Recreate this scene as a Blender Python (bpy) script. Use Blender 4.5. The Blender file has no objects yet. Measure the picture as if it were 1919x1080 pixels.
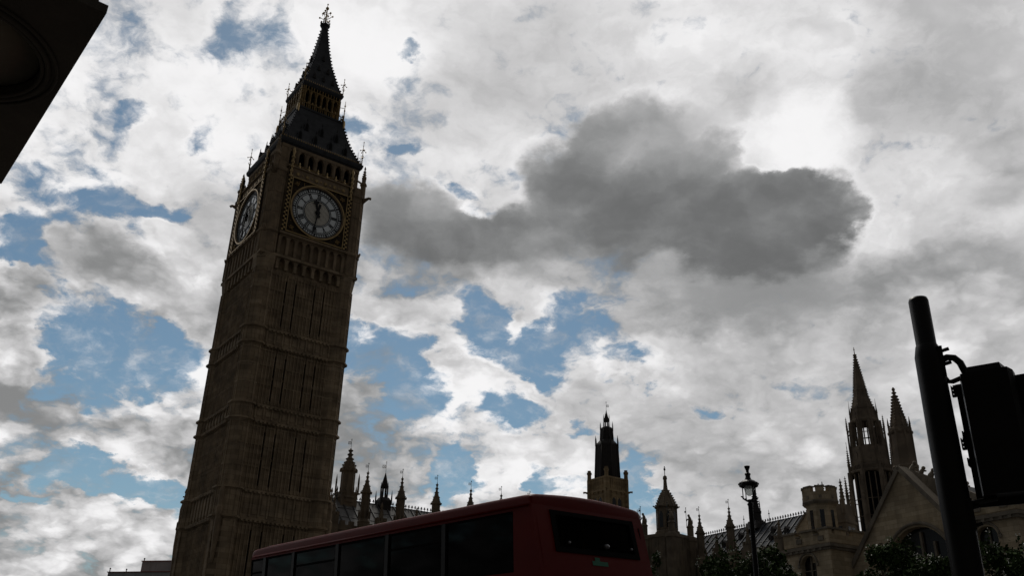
import bpy, bmesh, math, random
from mathutils import Vector, Matrix
from math import radians, sin, cos, pi, sqrt, hypot, atan2
random.seed(7)
S = bpy.context.scene
COL = S.collection

# ---------------------------------------------------------------- camera
FPX, PITCH, ROLL = 1698.04, 0.43822, 0.02727
CAM = Vector((0, 0, 1.6))
_f = Vector((0, cos(PITCH), sin(PITCH))); _r = Vector((1, 0, 0)); _u = _r.cross(_f)
RGT = cos(ROLL) * _r + sin(ROLL) * _u
UPV = -sin(ROLL) * _r + cos(ROLL) * _u
FWD = _f
cd = bpy.data.cameras.new('camera')
cam = bpy.data.objects.new('camera', cd); COL.objects.link(cam)
cd.sensor_width = 36.0; cd.lens = FPX / 1919 * 36.0
cd.clip_start = 0.1; cd.clip_end = 20000
cam.matrix_world = Matrix(((RGT.x, UPV.x, -FWD.x, CAM.x), (RGT.y, UPV.y, -FWD.y, CAM.y), (RGT.z, UPV.z, -FWD.z, CAM.z), (0, 0, 0, 1)))
S.camera = cam

def ray(x, y):
    return (RGT * ((x - 959.5) / FPX) + UPV * ((540 - y) / FPX) + FWD).normalized()

# ---------------------------------------------------------------- exposure
S.view_settings.view_transform = 'Standard'; S.view_settings.look = 'None'
S.view_settings.exposure = 0.0; S.view_settings.gamma = 1.0
S.view_settings.use_curve_mapping = False

# ---------------------------------------------------------------- sun and sky
SUN_EL, SUN_AZ = radians(55), radians(-6)          # azimuth from +Y towards +X
SUND = Vector((sin(SUN_AZ) * cos(SUN_EL), cos(SUN_AZ) * cos(SUN_EL), sin(SUN_EL)))
sl = bpy.data.lights.new('sun', 'SUN'); sl.energy = 1.2; sl.angle = radians(10); sl.color = (1, .95, .87)
so = bpy.data.objects.new('sun', sl); COL.objects.link(so)
so.rotation_euler = (-SUND).to_track_quat('-Z', 'Y').to_euler(); so.location = (0, 0, 200)

W = bpy.data.worlds.new('World'); S.world = W; W.use_nodes = True
W.cycles.sampling_method = 'MANUAL'; W.cycles.sample_map_resolution = 256
NT = W.node_tree; NT.nodes.clear()
class G:
    """small helper round a node tree"""
    def __init__(s, nt): s.nt = nt
    def n(s, t, **k):
        q = s.nt.nodes.new(t)
        for a, b in k.items(): setattr(q, a, b)
        return q
    def put(s, sock, v):
        if isinstance(v, bpy.types.NodeSocket): s.nt.links.new(v, sock)
        else: sock.default_value = v
    def m(s, op, a, b=None, c=None, clamp=False):
        q = s.n('ShaderNodeMath', operation=op, use_clamp=clamp)
        for i, v in enumerate((a, b, c)):
            if v is not None: s.put(q.inputs[i], v)
        return q.outputs[0]
    def vm(s, op, a, b=None):
        q = s.n('ShaderNodeVectorMath', operation=op)
        s.put(q.inputs[0], a)
        if b is not None:
            s.put(q.inputs['Scale'] if op == 'SCALE' else q.inputs[1], b)
        return q.outputs['Value'] if op in ('LENGTH', 'DOT_PRODUCT', 'DISTANCE') else q.outputs[0]
    def noise(s, v, scale, detail=6, rough=.55, lac=2.0, dist=0.0, kind='FBM', out=0):
        q = s.n('ShaderNodeTexNoise', noise_type=kind)
        s.put(q.inputs['Vector'], v)
        for k, x in (('Scale', scale), ('Detail', detail), ('Roughness', rough), ('Lacunarity', lac), ('Distortion', dist)):
            q.inputs[k].default_value = x
        return q.outputs[out]
    def ss(s, v, a, b, lo=0., hi=1.):
        q = s.n('ShaderNodeMapRange', interpolation_type='SMOOTHSTEP')
        s.put(q.inputs[0], v)
        for i, x in enumerate((a, b, lo, hi)): q.inputs[1 + i].default_value = x
        return q.outputs[0]
    def mix(s, f, a, b, mode='MIX'):
        q = s.n('ShaderNodeMix', data_type='RGBA', blend_type=mode)
        s.put(q.inputs[0], f); s.put(q.inputs[6], a); s.put(q.inputs[7], b)
        return q.outputs[2]
g = G(NT)
D = g.n('ShaderNodeTexCoord').outputs['Generated']
D = g.vm('NORMALIZE', D)

def patch(vec, px, py, rx, ry, rot, grow):
    """a soft cloud patch: 1 in its middle, 0 at its rim, in a given direction of the sky"""
    d = ray(px, py)
    e = Vector((d.y, -d.x, 0)).normalized(); u = e.cross(d)
    a = -radians(rot)
    k = d.dot(FWD) / FPX * grow
    x = (e * cos(a) + u * sin(a)) / (rx * k); y = (-e * sin(a) + u * cos(a)) / (ry * k)
    t1 = g.vm('DOT_PRODUCT', vec, tuple(x)); t2 = g.vm('DOT_PRODUCT', vec, tuple(y))
    return g.m('SUBTRACT', 1.0, g.m('MULTIPLY_ADD', t2, t2, g.m('MULTIPLY', t1, t1)), clamp=True)
def field(vec, base, lst, grow):
    acc = base
    for p in lst:
        px, py, rx, ry = p[:4]; rot = p[4] if len(p) > 5 else 0; w = p[-1]
        acc = g.m('MULTIPLY_ADD', patch(vec, px, py, rx, ry, rot, grow), w, acc)
    return acc

# clouds get smaller towards the horizon
sep = g.n('ShaderNodeSeparateXYZ'); g.put(sep.inputs[0], D)
q = g.m('DIVIDE', 1.0, g.m('ADD', g.m('MAXIMUM', sep.outputs[2], 0.0), .45))
P = g.vm('SCALE', D, q)
w1 = g.noise(P, 4.5, 4, .55, out=1)
w2 = g.noise(P, 16., 6, .6, out=1)
half = (.5, .5, .5)
o1 = g.vm('SCALE', g.vm('SUBTRACT', w1, half), .075)
o2 = g.vm('SCALE', g.vm('SUBTRACT', w2, half), .060)
off = g.vm('ADD', o1, o2)
DW = g.vm('ADD', D, off)                          # broken edges
PW = g.vm('ADD', P, g.vm('SCALE', off, .8))

BLUE = [(465,70,80,65,.50),(415,95,50,40,.25),(525,75,30,25,.2),(1525,70,60,45,-.6),(890,500,60,30,-.4),(240,215,38,26,-45,.55),(205,240,40,25,.25),(385,278,36,24,.5),(20,640,50,120,-.9),(20,545,70,30,-.6),(220,500,190,45,-.5),(925,705,110,30,22,-.5),(965,620,16,34,-.5),(740,580,120,25,-.3),(40,455,55,62,1.0),(75,490,40,30,.4),
 (240,402,80,30,8,.68),(330,412,50,26,.7),(283,468,26,24,.6),(110,615,100,55,25,1.),(330,585,70,28,-.4),(130,570,60,25,-.3),(230,650,125,68,12,1.05),(330,650,60,60,.9),(50,575,45,28,40,.6),
 (130,868,60,40,.75),(215,895,110,34,12,1.0),(310,935,55,36,1.),(45,918,42,12,.6),(710,655,95,48,14,1.),(790,715,48,65,.9),(640,640,25,60,.7),
 (905,592,55,30,25,.7),(960,650,105,46,12,.95),(1065,590,62,24,-30,.55),(1095,640,70,34,.55),(1165,690,70,26,12,.7),(1000,700,80,26,.5),
 (955,752,70,34,18,.9),(845,885,40,58,.95),(870,910,30,25,.6),(1012,888,24,38,20,.75),(1045,915,50,22,.7),(1195,912,34,48,.9),
 (790,100,18,14,.7),(862,348,32,12,15,.6),(665,250,30,22,.6),(760,285,28,14,.5),(1310,765,26,16,.55),(1085,805,36,12,.5),(640,905,30,30,.0),
 (90,560,30,16,.4),(150,300,60,22,40,.3),(60,300,30,20,.2),(140,715,50,22,.5),(600,980,30,40,.3),(1210,965,40,30,.6),(150,740,90,20,10,.5)]
HEAVY = [(1195,310,180,130,.75),(1330,400,190,110,.7),(1535,365,80,85,.7),(1450,430,140,95,.6),(1080,400,130,95,.6),(960,445,130,62,.6),
 (830,425,140,82,.65),(745,412,100,95,.6),(690,385,60,75,.4),(800,470,120,50,.35),(900,470,120,50,.3),(1150,500,160,50,.3),(1260,470,190,62,.45),(1110,250,70,60,.3),(1430,380,70,60,.3),(905,385,34,26,30,-.6),(1400,540,170,50,.3),(1480,620,150,50,.2),(1575,470,50,50,.25),(1500,455,105,80,.45),(1562,400,45,82,.4),(1180,235,115,58,.32),(1420,560,160,60,.25),(1530,560,110,60,.2),(1380,505,130,45,.3),(1040,320,85,62,.45),(1095,265,60,50,.2),(1256,505,40,25,-.35),(1186,525,50,35,.25),(1440,300,50,22,25,-.35)]
LUM = [# grey bases and thinner sheets
 (1450,600,220,60,-.08),(1580,560,150,70,-.04),(1250,550,260,70,-.16),(950,510,230,50,-.14),(770,490,140,50,-.12),(1430,555,190,60,-.12), (900,205,190,60,-.10),(1060,90,150,120,-.06),(1720,60,150,130,-.12),(1770,230,200,110,-.10),(1420,175,110,55,-.14),(1820,515,130,60,-.12),(1740,500,110,40,-.08),
 (1560,800,330,190,-.05),(1180,830,160,90,-.08),(705,820,85,120,-.18),(660,760,60,90,-.06),(230,815,60,40,-.10),(345,858,80,25,-.12),
 (160,505,100,40,-.08),(400,560,100,60,-.07),(70,880,120,40,-.07),(40,750,80,40,-.08),(300,1030,120,40,-.08),(100,1040,100,30,-.06),(1890,330,60,70,-.14),
 (1000,830,90,30,-.06),(1700,640,250,120,-.01),(1330,700,120,60,-.04),(850,820,200,90,.05),(1000,780,160,60,.05),(1100,870,120,50,.05),(110,1000,200,80,.05),(520,640,60,40,.05),(290,790,90,60,.05),(440,90,110,80,-.05),
 # bright places
 (700,60,140,90,.10),(1500,230,80,120,.14),(560,190,240,150,.05),(1590,70,80,60,.10),(90,350,110,60,.10),(1070,560,160,40,.12),(720,615,170,40,.10),
 (385,712,40,30,.14),(260,755,130,28,.10),(220,230,240,150,.09),(330,60,200,80,.04),(1540,255,60,60,.06),(880,395,40,16,30,.16),(1040,485,60,16,20,.10),(900,520,100,30,.08),
 (850,700,50,80,.05),(700,720,80,25,.12),(1700,330,120,40,.06),(1260,80,70,30,-20,.06),(1640,430,60,30,.08),(1330,650,120,30,.06),
 (90,960,110,40,.04),(260,950,60,30,.06),(950,880,90,40,.06),(120,130,100,80,.05),(820,830,60,60,.06)]
fb = field(DW, 0.0, BLUE, 1.25)
fb = g.m('MULTIPLY', fb, g.ss(sep.outputs[1], .0, .2))
fb = g.m('SUBTRACT', fb, g.ss(sep.outputs[0], .05, .45, .0, .35))
fl = field(DW, .87, LUM, 1.5)
fh = field(DW, 0.0, HEAVY, 1.25)
n1 = g.noise(PW, 6.5, 9, .53)
n2 = g.noise(PW, 26., 6, .62)
vo = g.n('ShaderNodeTexVoronoi', feature='F1'); g.put(vo.inputs['Vector'], PW)
for k, v in (('Scale', 12.), ('Detail', 2.), ('Roughness', .55), ('Lacunarity', 2.3)): vo.inputs[k].default_value = v
puff = vo.outputs['Distance']
# two lookups a little apart towards the sun give the clouds lit and shaded sides
PS = g.vm('ADD', PW, tuple(SUND * .035))
relief = g.m('SUBTRACT', n1, g.noise(PS, 6.5, 9, .53))
# heaped cumulus low down and to the left, a smoother sheet above and to the right
cum = g.ss(sep.outputs[2], .25, .62, 1.0, .40)
side = g.ss(sep.outputs[0], -.35, .3, 1.15, .55)
amp = g.m('MULTIPLY', cum, side)
gap = g.m('ADD', fb, g.m('MULTIPLY_ADD', n1, -1.9, .95))
gap = g.m('ADD', gap, g.m('MULTIPLY_ADD', n2, -1.0, .5))
gap = g.m('MULTIPLY_ADD', g.m('SUBTRACT', puff, .45), .35, gap)
clear = g.m('MULTIPLY', g.ss(gap, .22, .82), g.ss(n2, .78, .40, .5, 1.0))
rim = g.m('MULTIPLY', g.ss(gap, -.2, .25), g.m('SUBTRACT', 1.0, clear))
lum = g.m('MULTIPLY_ADD', g.m('MULTIPLY', relief, amp), 1.15, fl)
lum = g.m('MULTIPLY_ADD', g.m('MULTIPLY', g.m('SUBTRACT', .45, puff), amp), .34, lum)
lum = g.m('MULTIPLY_ADD', g.m('MULTIPLY', g.m('MULTIPLY_ADD', n1, 1., -.5), g.m('MULTIPLY_ADD', amp, .5, .5)), .20, lum)
lum = g.m('MULTIPLY_ADD', rim, .08, lum)
lum = g.m('SMOOTH_MAX', lum, .53, .12)
# the heavy cloud: lumpy, its sunward edge sharp and lit
hv = g.m('ADD', fh, g.m('MULTIPLY_ADD', n1, 1.0, -.5))
hv = g.m('MULTIPLY_ADD', g.m('SUBTRACT', .45, puff), .30, hv)
lum = g.m('MULTIPLY_ADD', g.m('MULTIPLY', g.ss(hv, -.10, .25), g.ss(sep.outputs[0], -.2, .25, .4, 1.0)), .05, lum)
dk = g.m('MULTIPLY_ADD', g.m('ADD', g.m('SUBTRACT', n1, .5), g.m('MULTIPLY', relief, .8)), .36, g.ss(fh, .35, 1.4, .61, .44))
soft = g.ss(sep.outputs[2], .50, .42)                 # its base dissolves into rain-grey wisps
hm_ = g.m('MULTIPLY_ADD', soft, g.m('SUBTRACT', g.ss(hv, -.02, 1.05), g.ss(hv, .10, .70)), g.ss(hv, .10, .70))
dk = g.m('ADD', dk, g.ss(sep.outputs[2], .42, .58, -.01, .05))
dk = g.m('ADD', dk, g.ss(sep.outputs[0], -.22, .12, .085, .0))
lum = g.m('MULTIPLY_ADD', hm_, g.m('SUBTRACT', dk, lum), lum)
clear = g.m('MULTIPLY', clear, g.m('SUBTRACT', 1.0, hm_))
lum = g.m('SMOOTH_MAX', lum, .42, .10)
lum = g.m('SMOOTH_MIN', lum, .965, .10)
lin = g.m('POWER', lum, 2.25)
# clouds dimmed overhead and behind the viewer, added to cut ambient light
cs = g.vm('DOT_PRODUCT', D, tuple(SUND))
sky_dim = g.ss(sep.outputs[1], .12, .58, .145, 1.0)
cs2 = g.m('MULTIPLY', lin, sky_dim)
tint = g.mix(g.ss(lum, .45, .8), (.985, 1.0, 1.005, 1), (1.0, .992, .998, 1))
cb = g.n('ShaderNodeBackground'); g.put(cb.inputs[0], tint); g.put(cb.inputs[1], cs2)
sk = g.n('ShaderNodeTexSky', sky_type='NISHITA', sun_disc=False, sun_elevation=SUN_EL, sun_rotation=SUN_AZ, altitude=20., air_density=1.0, dust_density=.4, ozone_density=1.0)
bb = g.n('ShaderNodeBackground'); g.put(bb.inputs[0], g.mix(1.0, sk.outputs[0], (.92, 1.06, 1.0, 1), 'MULTIPLY')); bb.inputs[1].default_value = .06
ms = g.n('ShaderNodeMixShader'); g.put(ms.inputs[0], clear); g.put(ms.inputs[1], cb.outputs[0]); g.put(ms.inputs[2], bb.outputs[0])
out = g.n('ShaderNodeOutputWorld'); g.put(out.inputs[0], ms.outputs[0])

# ---------------------------------------------------------------- materials
MATS = {}
def material(name, col, rough=.8, var=.25, scale=.6, metal=0., bump=0., streak=False, course=None, spec=.3, coat=0.):
    m = bpy.data.materials.new(name); m.use_nodes = True
    nt = m.node_tree; k = G(nt); b = nt.nodes['Principled BSDF']
    tc = k.n('ShaderNodeTexCoord').outputs['Object']
    c = (*col, 1)
    hi = tuple(min(1, x * (1 + var)) for x in col) + (1,); lo = tuple(x * (1 - var) for x in col) + (1,)
    n = k.noise(tc, scale, 6, .6)
    n_ = k.ss(n, .3, .7)
    colr = k.mix(n_, lo, hi)
    if streak:                                           # rain streaks and soot running down the masonry
        mp = k.n('ShaderNodeMapping'); k.put(mp.inputs[0], tc); mp.inputs['Scale'].default_value = (1.6, 1.6, .06)
        st = k.ss(k.noise(mp.outputs[0], 1.0, 5, .6), .42, .68)
        colr = k.mix(k.m('MULTIPLY', st, .30), colr, tuple(x * .45 for x in col) + (1,))
    if course:                                           # courses of ashlar blocks
        sp = k.n('ShaderNodeSeparateXYZ'); k.put(sp.inputs[0], tc)
        cb_ = k.n('ShaderNodeCombineXYZ'); k.put(cb_.inputs[0], k.m('ADD', sp.outputs[0], sp.outputs[1])); k.put(cb_.inputs[1], sp.outputs[2])
        br = k.n('ShaderNodeTexBrick'); k.put(br.inputs['Vector'], cb_.outputs[0])
        br.inputs['Color1'].default_value = (1, 1, 1, 1); br.inputs['Color2'].default_value = (.72, .70, .66, 1); br.inputs['Mortar'].default_value = (.55, .53, .5, 1)
        br.inputs['Scale'].default_value = 1.0; br.inputs['Brick Width'].default_value = course[0]; br.inputs['Row Height'].default_value = course[1]; br.inputs['Mortar Size'].default_value = course[1] * .03
        colr = k.mix(1.0, colr, br.outputs[0], 'MULTIPLY')
    k.put(b.inputs['Base Color'], colr)
    k.put(b.inputs['Roughness'], k.m('MULTIPLY_ADD', n, .2, rough - .1, clamp=True))
    b.inputs['Metallic'].default_value = metal
    b.inputs['Specular IOR Level'].default_value = spec
    b.inputs['Coat Weight'].default_value = coat
    if bump:
        bp = k.n('ShaderNodeBump'); bp.inputs['Strength'].default_value = bump; bp.inputs['Distance'].default_value = .05
        k.put(bp.inputs['Height'], k.noise(tc, scale * 8, 5, .6)); k.put(b.inputs['Normal'], bp.outputs[0])
    MATS[name] = m
    return m
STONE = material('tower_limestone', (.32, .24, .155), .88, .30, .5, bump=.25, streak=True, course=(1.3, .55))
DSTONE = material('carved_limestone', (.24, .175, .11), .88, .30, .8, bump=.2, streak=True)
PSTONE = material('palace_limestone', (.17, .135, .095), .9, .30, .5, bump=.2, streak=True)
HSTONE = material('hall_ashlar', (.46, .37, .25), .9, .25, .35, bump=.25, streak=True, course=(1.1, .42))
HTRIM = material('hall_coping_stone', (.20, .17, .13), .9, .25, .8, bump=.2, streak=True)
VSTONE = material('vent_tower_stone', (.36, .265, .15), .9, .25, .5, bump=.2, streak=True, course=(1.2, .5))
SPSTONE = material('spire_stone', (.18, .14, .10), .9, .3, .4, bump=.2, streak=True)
IRON = material('cast_iron_roof', (.040, .041, .044), .65, .3, 1.2, spec=.2)
DIRON = material('dark_iron_louvre', (.022, .018, .016), .7, .3, 1.0)
SLATE = material('roof_slate', (.15, .148, .145), .7, .2, .9, spec=.15)
WSLATE = material('dimmed_blue_slate', (.070, .077, .088), .75, .2, .9, spec=.12)  # roof slate darkened in colour to offset stronger sun on that wing
LEAD = material('roof_lead_roll', (.05, .05, .052), .6, .2, 1.)
GOLD = material('gilding', (.38, .27, .13), .35, .2, 2., metal=.9)
OLDGOLD = material('tarnished_gilding', (.22, .145, .06), .5, .35, 2.5, metal=.6)
OPAL = material('opal_glass', (.76, .80, .80), .25, .06, 1.0, spec=.6)
CREAM = material('opal_glass_cream', (.78, .73, .62), .25, .06, 1.0, spec=.6)
BRONZE = material('dark_bronze_panel', (.035, .024, .014), .7, .4, 3., spec=.2)
BLACK = material('black_iron', (.012, .012, .013), .5, .2, 2.)
VOID = material('dark_interior', (.006, .006, .006), .95, .1, 1.)
DGLASS = material('leaded_glass', (.012, .012, .013), .18, .3, 3., spec=.5)
RED = material('bus_red_paint', (.14, .005, .002), .45, .08, 1.5, spec=.12)
BLKP = material('black_paint', (.007, .0065, .0065), .45, .2, 4., spec=.2)
RUBBER = material('rubber', (.006, .006, .006), .85, .2, 4., spec=.05)
ASPH = material('asphalt', (.05, .05, .052), .9, .25, 3., bump=.3)
PAVE = material('paving_stone', (.13, .125, .115), .85, .2, 2., bump=.2, course=(.9, .6))
WHITE = material('road_paint', (.72, .72, .68), .7, .1, 3.)
CONC = material('pale_concrete', (.36, .36, .35), .85, .15, .4, streak=True)
REDTRIM = material('red_brown_trim', (.22, .07, .05), .7, .2, 1.)
BARK = material('bark', (.055, .042, .03), .95, .3, 3., bump=.5)
LEAF = material('leaf', (.036, .058, .018), .8, .5, 1.3, spec=.05)
BLOSSOM = material('blossom', (.70, .70, .64), .8, .1, 2., spec=.05)
PORT = material('sooty_portland_stone', (.075, .065, .052), .9, .25, .8, bump=.2)
PORTP = material('pale_soffit_plaster', (.42, .37, .28), .9, .15, .8)
STEEL = material('grey_metal', (.22, .22, .23), .35, .15, 3., metal=.8)
GREEN = material('green_notice', (.02, .16, .09), .5, .1, 3.)
SEAT = material('seat_cloth', (.06, .05, .10), .9, .3, 6.)
INNER = material('bus_lining', (.20, .19, .17), .7, .1, 2.)
YELLOW = material('yellow_handrail', (.45, .33, .03), .4, .1, 3.)
def glass(name, tint, ior=1.45):
    m = bpy.data.materials.new(name); m.use_nodes = True; nt = m.node_tree; nt.nodes.clear(); k = G(nt)
    t = k.n('ShaderNodeBsdfTransparent'); t.inputs[0].default_value = (*tint, 1)
    gl = k.n('ShaderNodeBsdfGlossy'); gl.inputs['Roughness'].default_value = .03; gl.inputs[0].default_value = (1, 1, 1, 1)
    fr = k.n('ShaderNodeFresnel'); fr.inputs[0].default_value = ior
    mx = k.n('ShaderNodeMixShader'); k.put(mx.inputs[0], fr.outputs[0]); k.put(mx.inputs[1], t.outputs[0]); k.put(mx.inputs[2], gl.outputs[0])
    o = k.n('ShaderNodeOutputMaterial'); k.put(o.inputs[0], mx.outputs[0])
    return m
BGLASS = glass('tinted_bus_glass', (.05, .052, .052), 1.16)
RGLASS = glass('rear_bus_glass', (.38, .385, .38), 1.2)
LGLASS = glass('lantern_glass', (.93, .94, .92))
def translucent(name, col, a=.6):
    m = bpy.data.materials.new(name); m.use_nodes = True; nt = m.node_tree; nt.nodes.clear(); k = G(nt)
    t = k.n('ShaderNodeBsdfTranslucent'); t.inputs[0].default_value = (*col, 1)
    d = k.n('ShaderNodeBsdfTransparent'); d.inputs[0].default_value = (*col, 1)
    mx = k.n('ShaderNodeMixShader'); mx.inputs[0].default_value = a; k.put(mx.inputs[1], t.outputs[0]); k.put(mx.inputs[2], d.outputs[0])
    o = k.n('ShaderNodeOutputMaterial'); k.put(o.inputs[0], mx.outputs[0])
    return m
FROST = translucent('frosted_globe', (.85, .87, .85), .45)

# ---------------------------------------------------------------- mesh helpers
class MB:
    def __init__(s): s.v = []; s.f = []; s.sm = []
    def face(s, pts, smooth=False):
        n = len(s.v); s.v += [Vector(p) for p in pts]; s.f.append(tuple(range(n, n + len(pts)))); s.sm.append(smooth)
    def add(s, vs, fs, smooth=False):
        n = len(s.v); s.v += [Vector(p) for p in vs]
        for f in fs: s.f.append(tuple(n + i for i in f)); s.sm.append(smooth)
    def merge(s, o, mat=None):
        n = len(s.v); s.v += [(mat @ p) if mat is not None else p for p in o.v]
        s.f += [tuple(n + i for i in f) for f in o.f]; s.sm += o.sm; return s
    def box(s, x0, x1, y0, y1, z0, z1):
        s.add([(x, y, z) for z in (z0, z1) for x, y in ((x0, y0), (x1, y0), (x1, y1), (x0, y1))],
              [(3, 2, 1, 0), (4, 5, 6, 7), (0, 1, 5, 4), (1, 2, 6, 5), (2, 3, 7, 6), (3, 0, 4, 7)])
    def obox(s, c, sz, M):
        t = MB(); a, b, d = (q / 2 for q in sz); t.box(-a, a, -b, b, -d, d)
        s.merge(t, Matrix.Translation(c) @ M.to_4x4())
    def prism(s, poly, a0, a1, axis='z', scale=1., ctr=(0, 0)):
        """extrude a 2D outline; axis z: outline is x,y; axis y: outline is x,z; axis x: outline is y,z"""
        n = len(poly)
        def P(p, a):
            return {'z': (p[0], p[1], a), 'y': (p[0], a, p[1]), 'x': (a, p[0], p[1])}[axis]
        top = [((p[0] - ctr[0]) * scale + ctr[0], (p[1] - ctr[1]) * scale + ctr[1]) for p in poly]
        vs = [P(p, a0) for p in poly] + [P(p, a1) for p in top]
        s.add(vs, [tuple(range(n))[::-1], tuple(range(n, 2 * n))] + [(i, (i + 1) % n, n + (i + 1) % n, n + i) for i in range(n)])
    def lathe(s, prof, n=8, cx=0, cy=0, phase=None, smooth=False, caps=True):
        ph = pi / n if phase is None else phase
        rows = [[(cx + r * cos(ph + 2 * pi * i / n), cy + r * sin(ph + 2 * pi * i / n), z) for i in range(n)] for r, z in prof]
        vs = [p for row in rows for p in row]; fs = []
        for j in range(len(rows) - 1):
            for i in range(n):
                a, b = j * n + i, j * n + (i + 1) % n; fs.append((a, b, b + n, a + n))
        if caps:
            fs.append(tuple(range(n))[::-1]); fs.append(tuple(range((len(rows) - 1) * n, len(rows) * n)))
        s.add(vs, fs, smooth)
    def tube(s, pts, r, n=8, smooth=True):
        pts = [Vector(p) for p in pts]; rr = r if isinstance(r, (list, tuple)) else [r] * len(pts)
        rows = []
        for i, p in enumerate(pts):
            d = (pts[min(i + 1, len(pts) - 1)] - pts[max(i - 1, 0)]).normalized()
            a = d.cross(Vector((0, 0, 1)) if abs(d.z) < .9 else Vector((1, 0, 0))).normalized(); b = d.cross(a)
            rows.append([p + (a * cos(2 * pi * k / n) + b * sin(2 * pi * k / n)) * rr[i] for k in range(n)])
        vs = [q for row in rows for q in row]; fs = []
        for j in range(len(rows) - 1):
            for i in range(n):
                a, b = j * n + i, j * n + (i + 1) % n; fs.append((a, b, b + n, a + n))
        fs.append(tuple(range(n))[::-1]); fs.append(tuple(range((len(rows) - 1) * n, len(rows) * n)))
        s.add(vs, fs, smooth)
    def ball(s, c, r, n=8, sz=1.):
        t = MB(); t.lathe([(max(r * sin(pi * i / 6), .001), -r * sz * cos(pi * i / 6)) for i in range(7)], n, smooth=True)
        s.merge(t, Matrix.Translation(c))
    def spin4(s):
        o = MB()
        for k in range(4): o.merge(s, Matrix.Rotation(k * pi / 2, 4, 'Z'))
        return o
    def build(s, name, mat, parent=None, label=None):
        me = bpy.data.meshes.new(name); me.from_pydata([tuple(p) for p in s.v], [], s.f)
        me.polygons.foreach_set('use_smooth', s.sm)
        bm = bmesh.new(); bm.from_mesh(me); bmesh.ops.recalc_face_normals(bm, faces=bm.faces); bm.to_mesh(me); bm.free()
        me.materials.append(mat); me.update()
        o = bpy.data.objects.new(name, me); COL.objects.link(o)
        if parent is not None: o.parent = parent
        if label: o['label'] = label
        return o
def thing(name, label, cat, loc=(0, 0, 0), rot=0, group=None):
    o = bpy.data.objects.new(name, None); COL.objects.link(o); o.empty_display_size = .5
    o.location = loc; o.rotation_euler = (0, 0, rot); o['label'] = label; o['category'] = cat
    if group: o['group'] = group
    return o
def structure(name, mb, mat):
    o = mb.build(name, mat); o['kind'] = 'structure'; return o
def arch_outline(w, spring, top, n=6):
    """right-to-left outline of a pointed arch head, w wide, from spring to top (x, z)"""
    h = w / 2; pts = []
    for i in range(n + 1):
        t = i / n; pts.append((h * cos(t * pi / 2) ** .9 if t < 1 else 0, spring + (top - spring) * (sin(t * pi / 2) ** 1.15)))
    return pts + [(-x, z) for x, z in pts[-2::-1]]
def arcade(mb, u0, u1, n, z0, z1, yf, yb, post, ah):
    """posts and pointed arch heads along x, front at y=yf back at y=yb (yf < yb)"""
    step = (u1 - u0) / n
    for i in range(n + 1):
        c = u0 + i * step; mb.box(c - post / 2, c + post / 2, yf, yb, z0, z1)
    for i in range(n):
        a, b = u0 + i * step + post / 2, u0 + (i + 1) * step - post / 2; c = (a + b) / 2
        o = arch_outline(b - a, z1 - ah, z1 - .02, 4)
        mb.prism([(a, z1)] + [(c + x, z) for x, z in o[::-1]] + [(b, z1)], yf + .02, yb, 'y')
def crockets(mb, prof, ph0, n, step, size, cx=0, cy=0):
    """leafy knobs up the ribs of a spire; prof = [(r, z)] of the rib"""
    for k in range(n):
        a = ph0 + 2 * pi * k / n
        for (r0, z0), (r1, z1) in zip(prof, prof[1:]):
            L = hypot(r1 - r0, z1 - z0); m = max(1, int(L / step))
            for i in range(m):
                t = (i + .5) / m; r = r0 + (r1 - r0) * t + size * .35; z = z0 + (z1 - z0) * t
                mb.obox((cx + r * cos(a), cy + r * sin(a), z), (size, size * .8, size * .8), Matrix.Rotation(a, 3, 'Z') @ Matrix.Rotation(.6, 3, 'Y'))
def vane(h, w, side=-1):
    """rod with a small pierced banner, base at z=0"""
    m = MB(); m.tube([(0, 0, 0), (0, 0, h)], [.035, .02], 6)
    m.ball((0, 0, h * .97), .075, 6); m.box(-.12, .12, -.015, .015, h * .86, h * .86 + .04)
    z = h * .45; t = .07 * w / .45
    a, b = (-.06 - w, -.06) if side < 0 else (.06, .06 + w)
    m.box(a, b, -.02, .02, z, z + t); m.box(a, b, -.02, .02, z + w - t, z + w); m.box(a, a + t, -.02, .02, z + t, z + w - t); m.box(b - t, b, -.02, .02, z + t, z + w - t)
    m.box(a + w * .36, b - w * .36, -.019, .019, z + w * .36, z + w * .64); m.box(min(0, b), max(0, a), -.02, .02, z + w / 2 - .02, z + w / 2 + .02)
    return m

# ---------------------------------------------------------------- ground
gr = MB(); gr.face([(-6000, -6000, 0), (6000, -6000, 0), (6000, 6000, 0), (-6000, 6000, 0)]); structure('ground', gr, ASPH)
BUS_O, BUS_RZ = Vector((.70, 12.11, .004)), atan2(.735, -.678) - pi / 2
def strip(name, u0, u1, v0, v1, z, mat, h=None):
    """a strip parallel to the bus lane: u across, v along"""
    c, s_ = cos(BUS_RZ), sin(BUS_RZ); P = lambda u, v, z: (BUS_O.x + u * c - v * s_, BUS_O.y + u * s_ + v * c, z)
    m = MB()
    if h is None: m.face([P(u0, v0, z), P(u1, v0, z), P(u1, v1, z), P(u0, v1, z)])
    else:
        vs = [P(u, v, zz) for zz in (z, z + h) for u, v in ((u0, v0), (u1, v0), (u1, v1), (u0, v1))]
        m.add(vs, [(3, 2, 1, 0), (4, 5, 6, 7), (0, 1, 5, 4), (1, 2, 6, 5), (2, 3, 7, 6), (3, 0, 4, 7)])
    return structure(name, m, mat)
strip('road', -2.2, 13.5, -60, 75, .004, material('road_asphalt', (.042, .042, .045), .88, .2, 4., bump=.3))
strip('near_pavement', -14, -2.2, -60, 75, .0, PAVE, .13)
strip('far_pavement', 13.5, 21, -60, 75, .0, PAVE, .13)
lm = MB()
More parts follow.
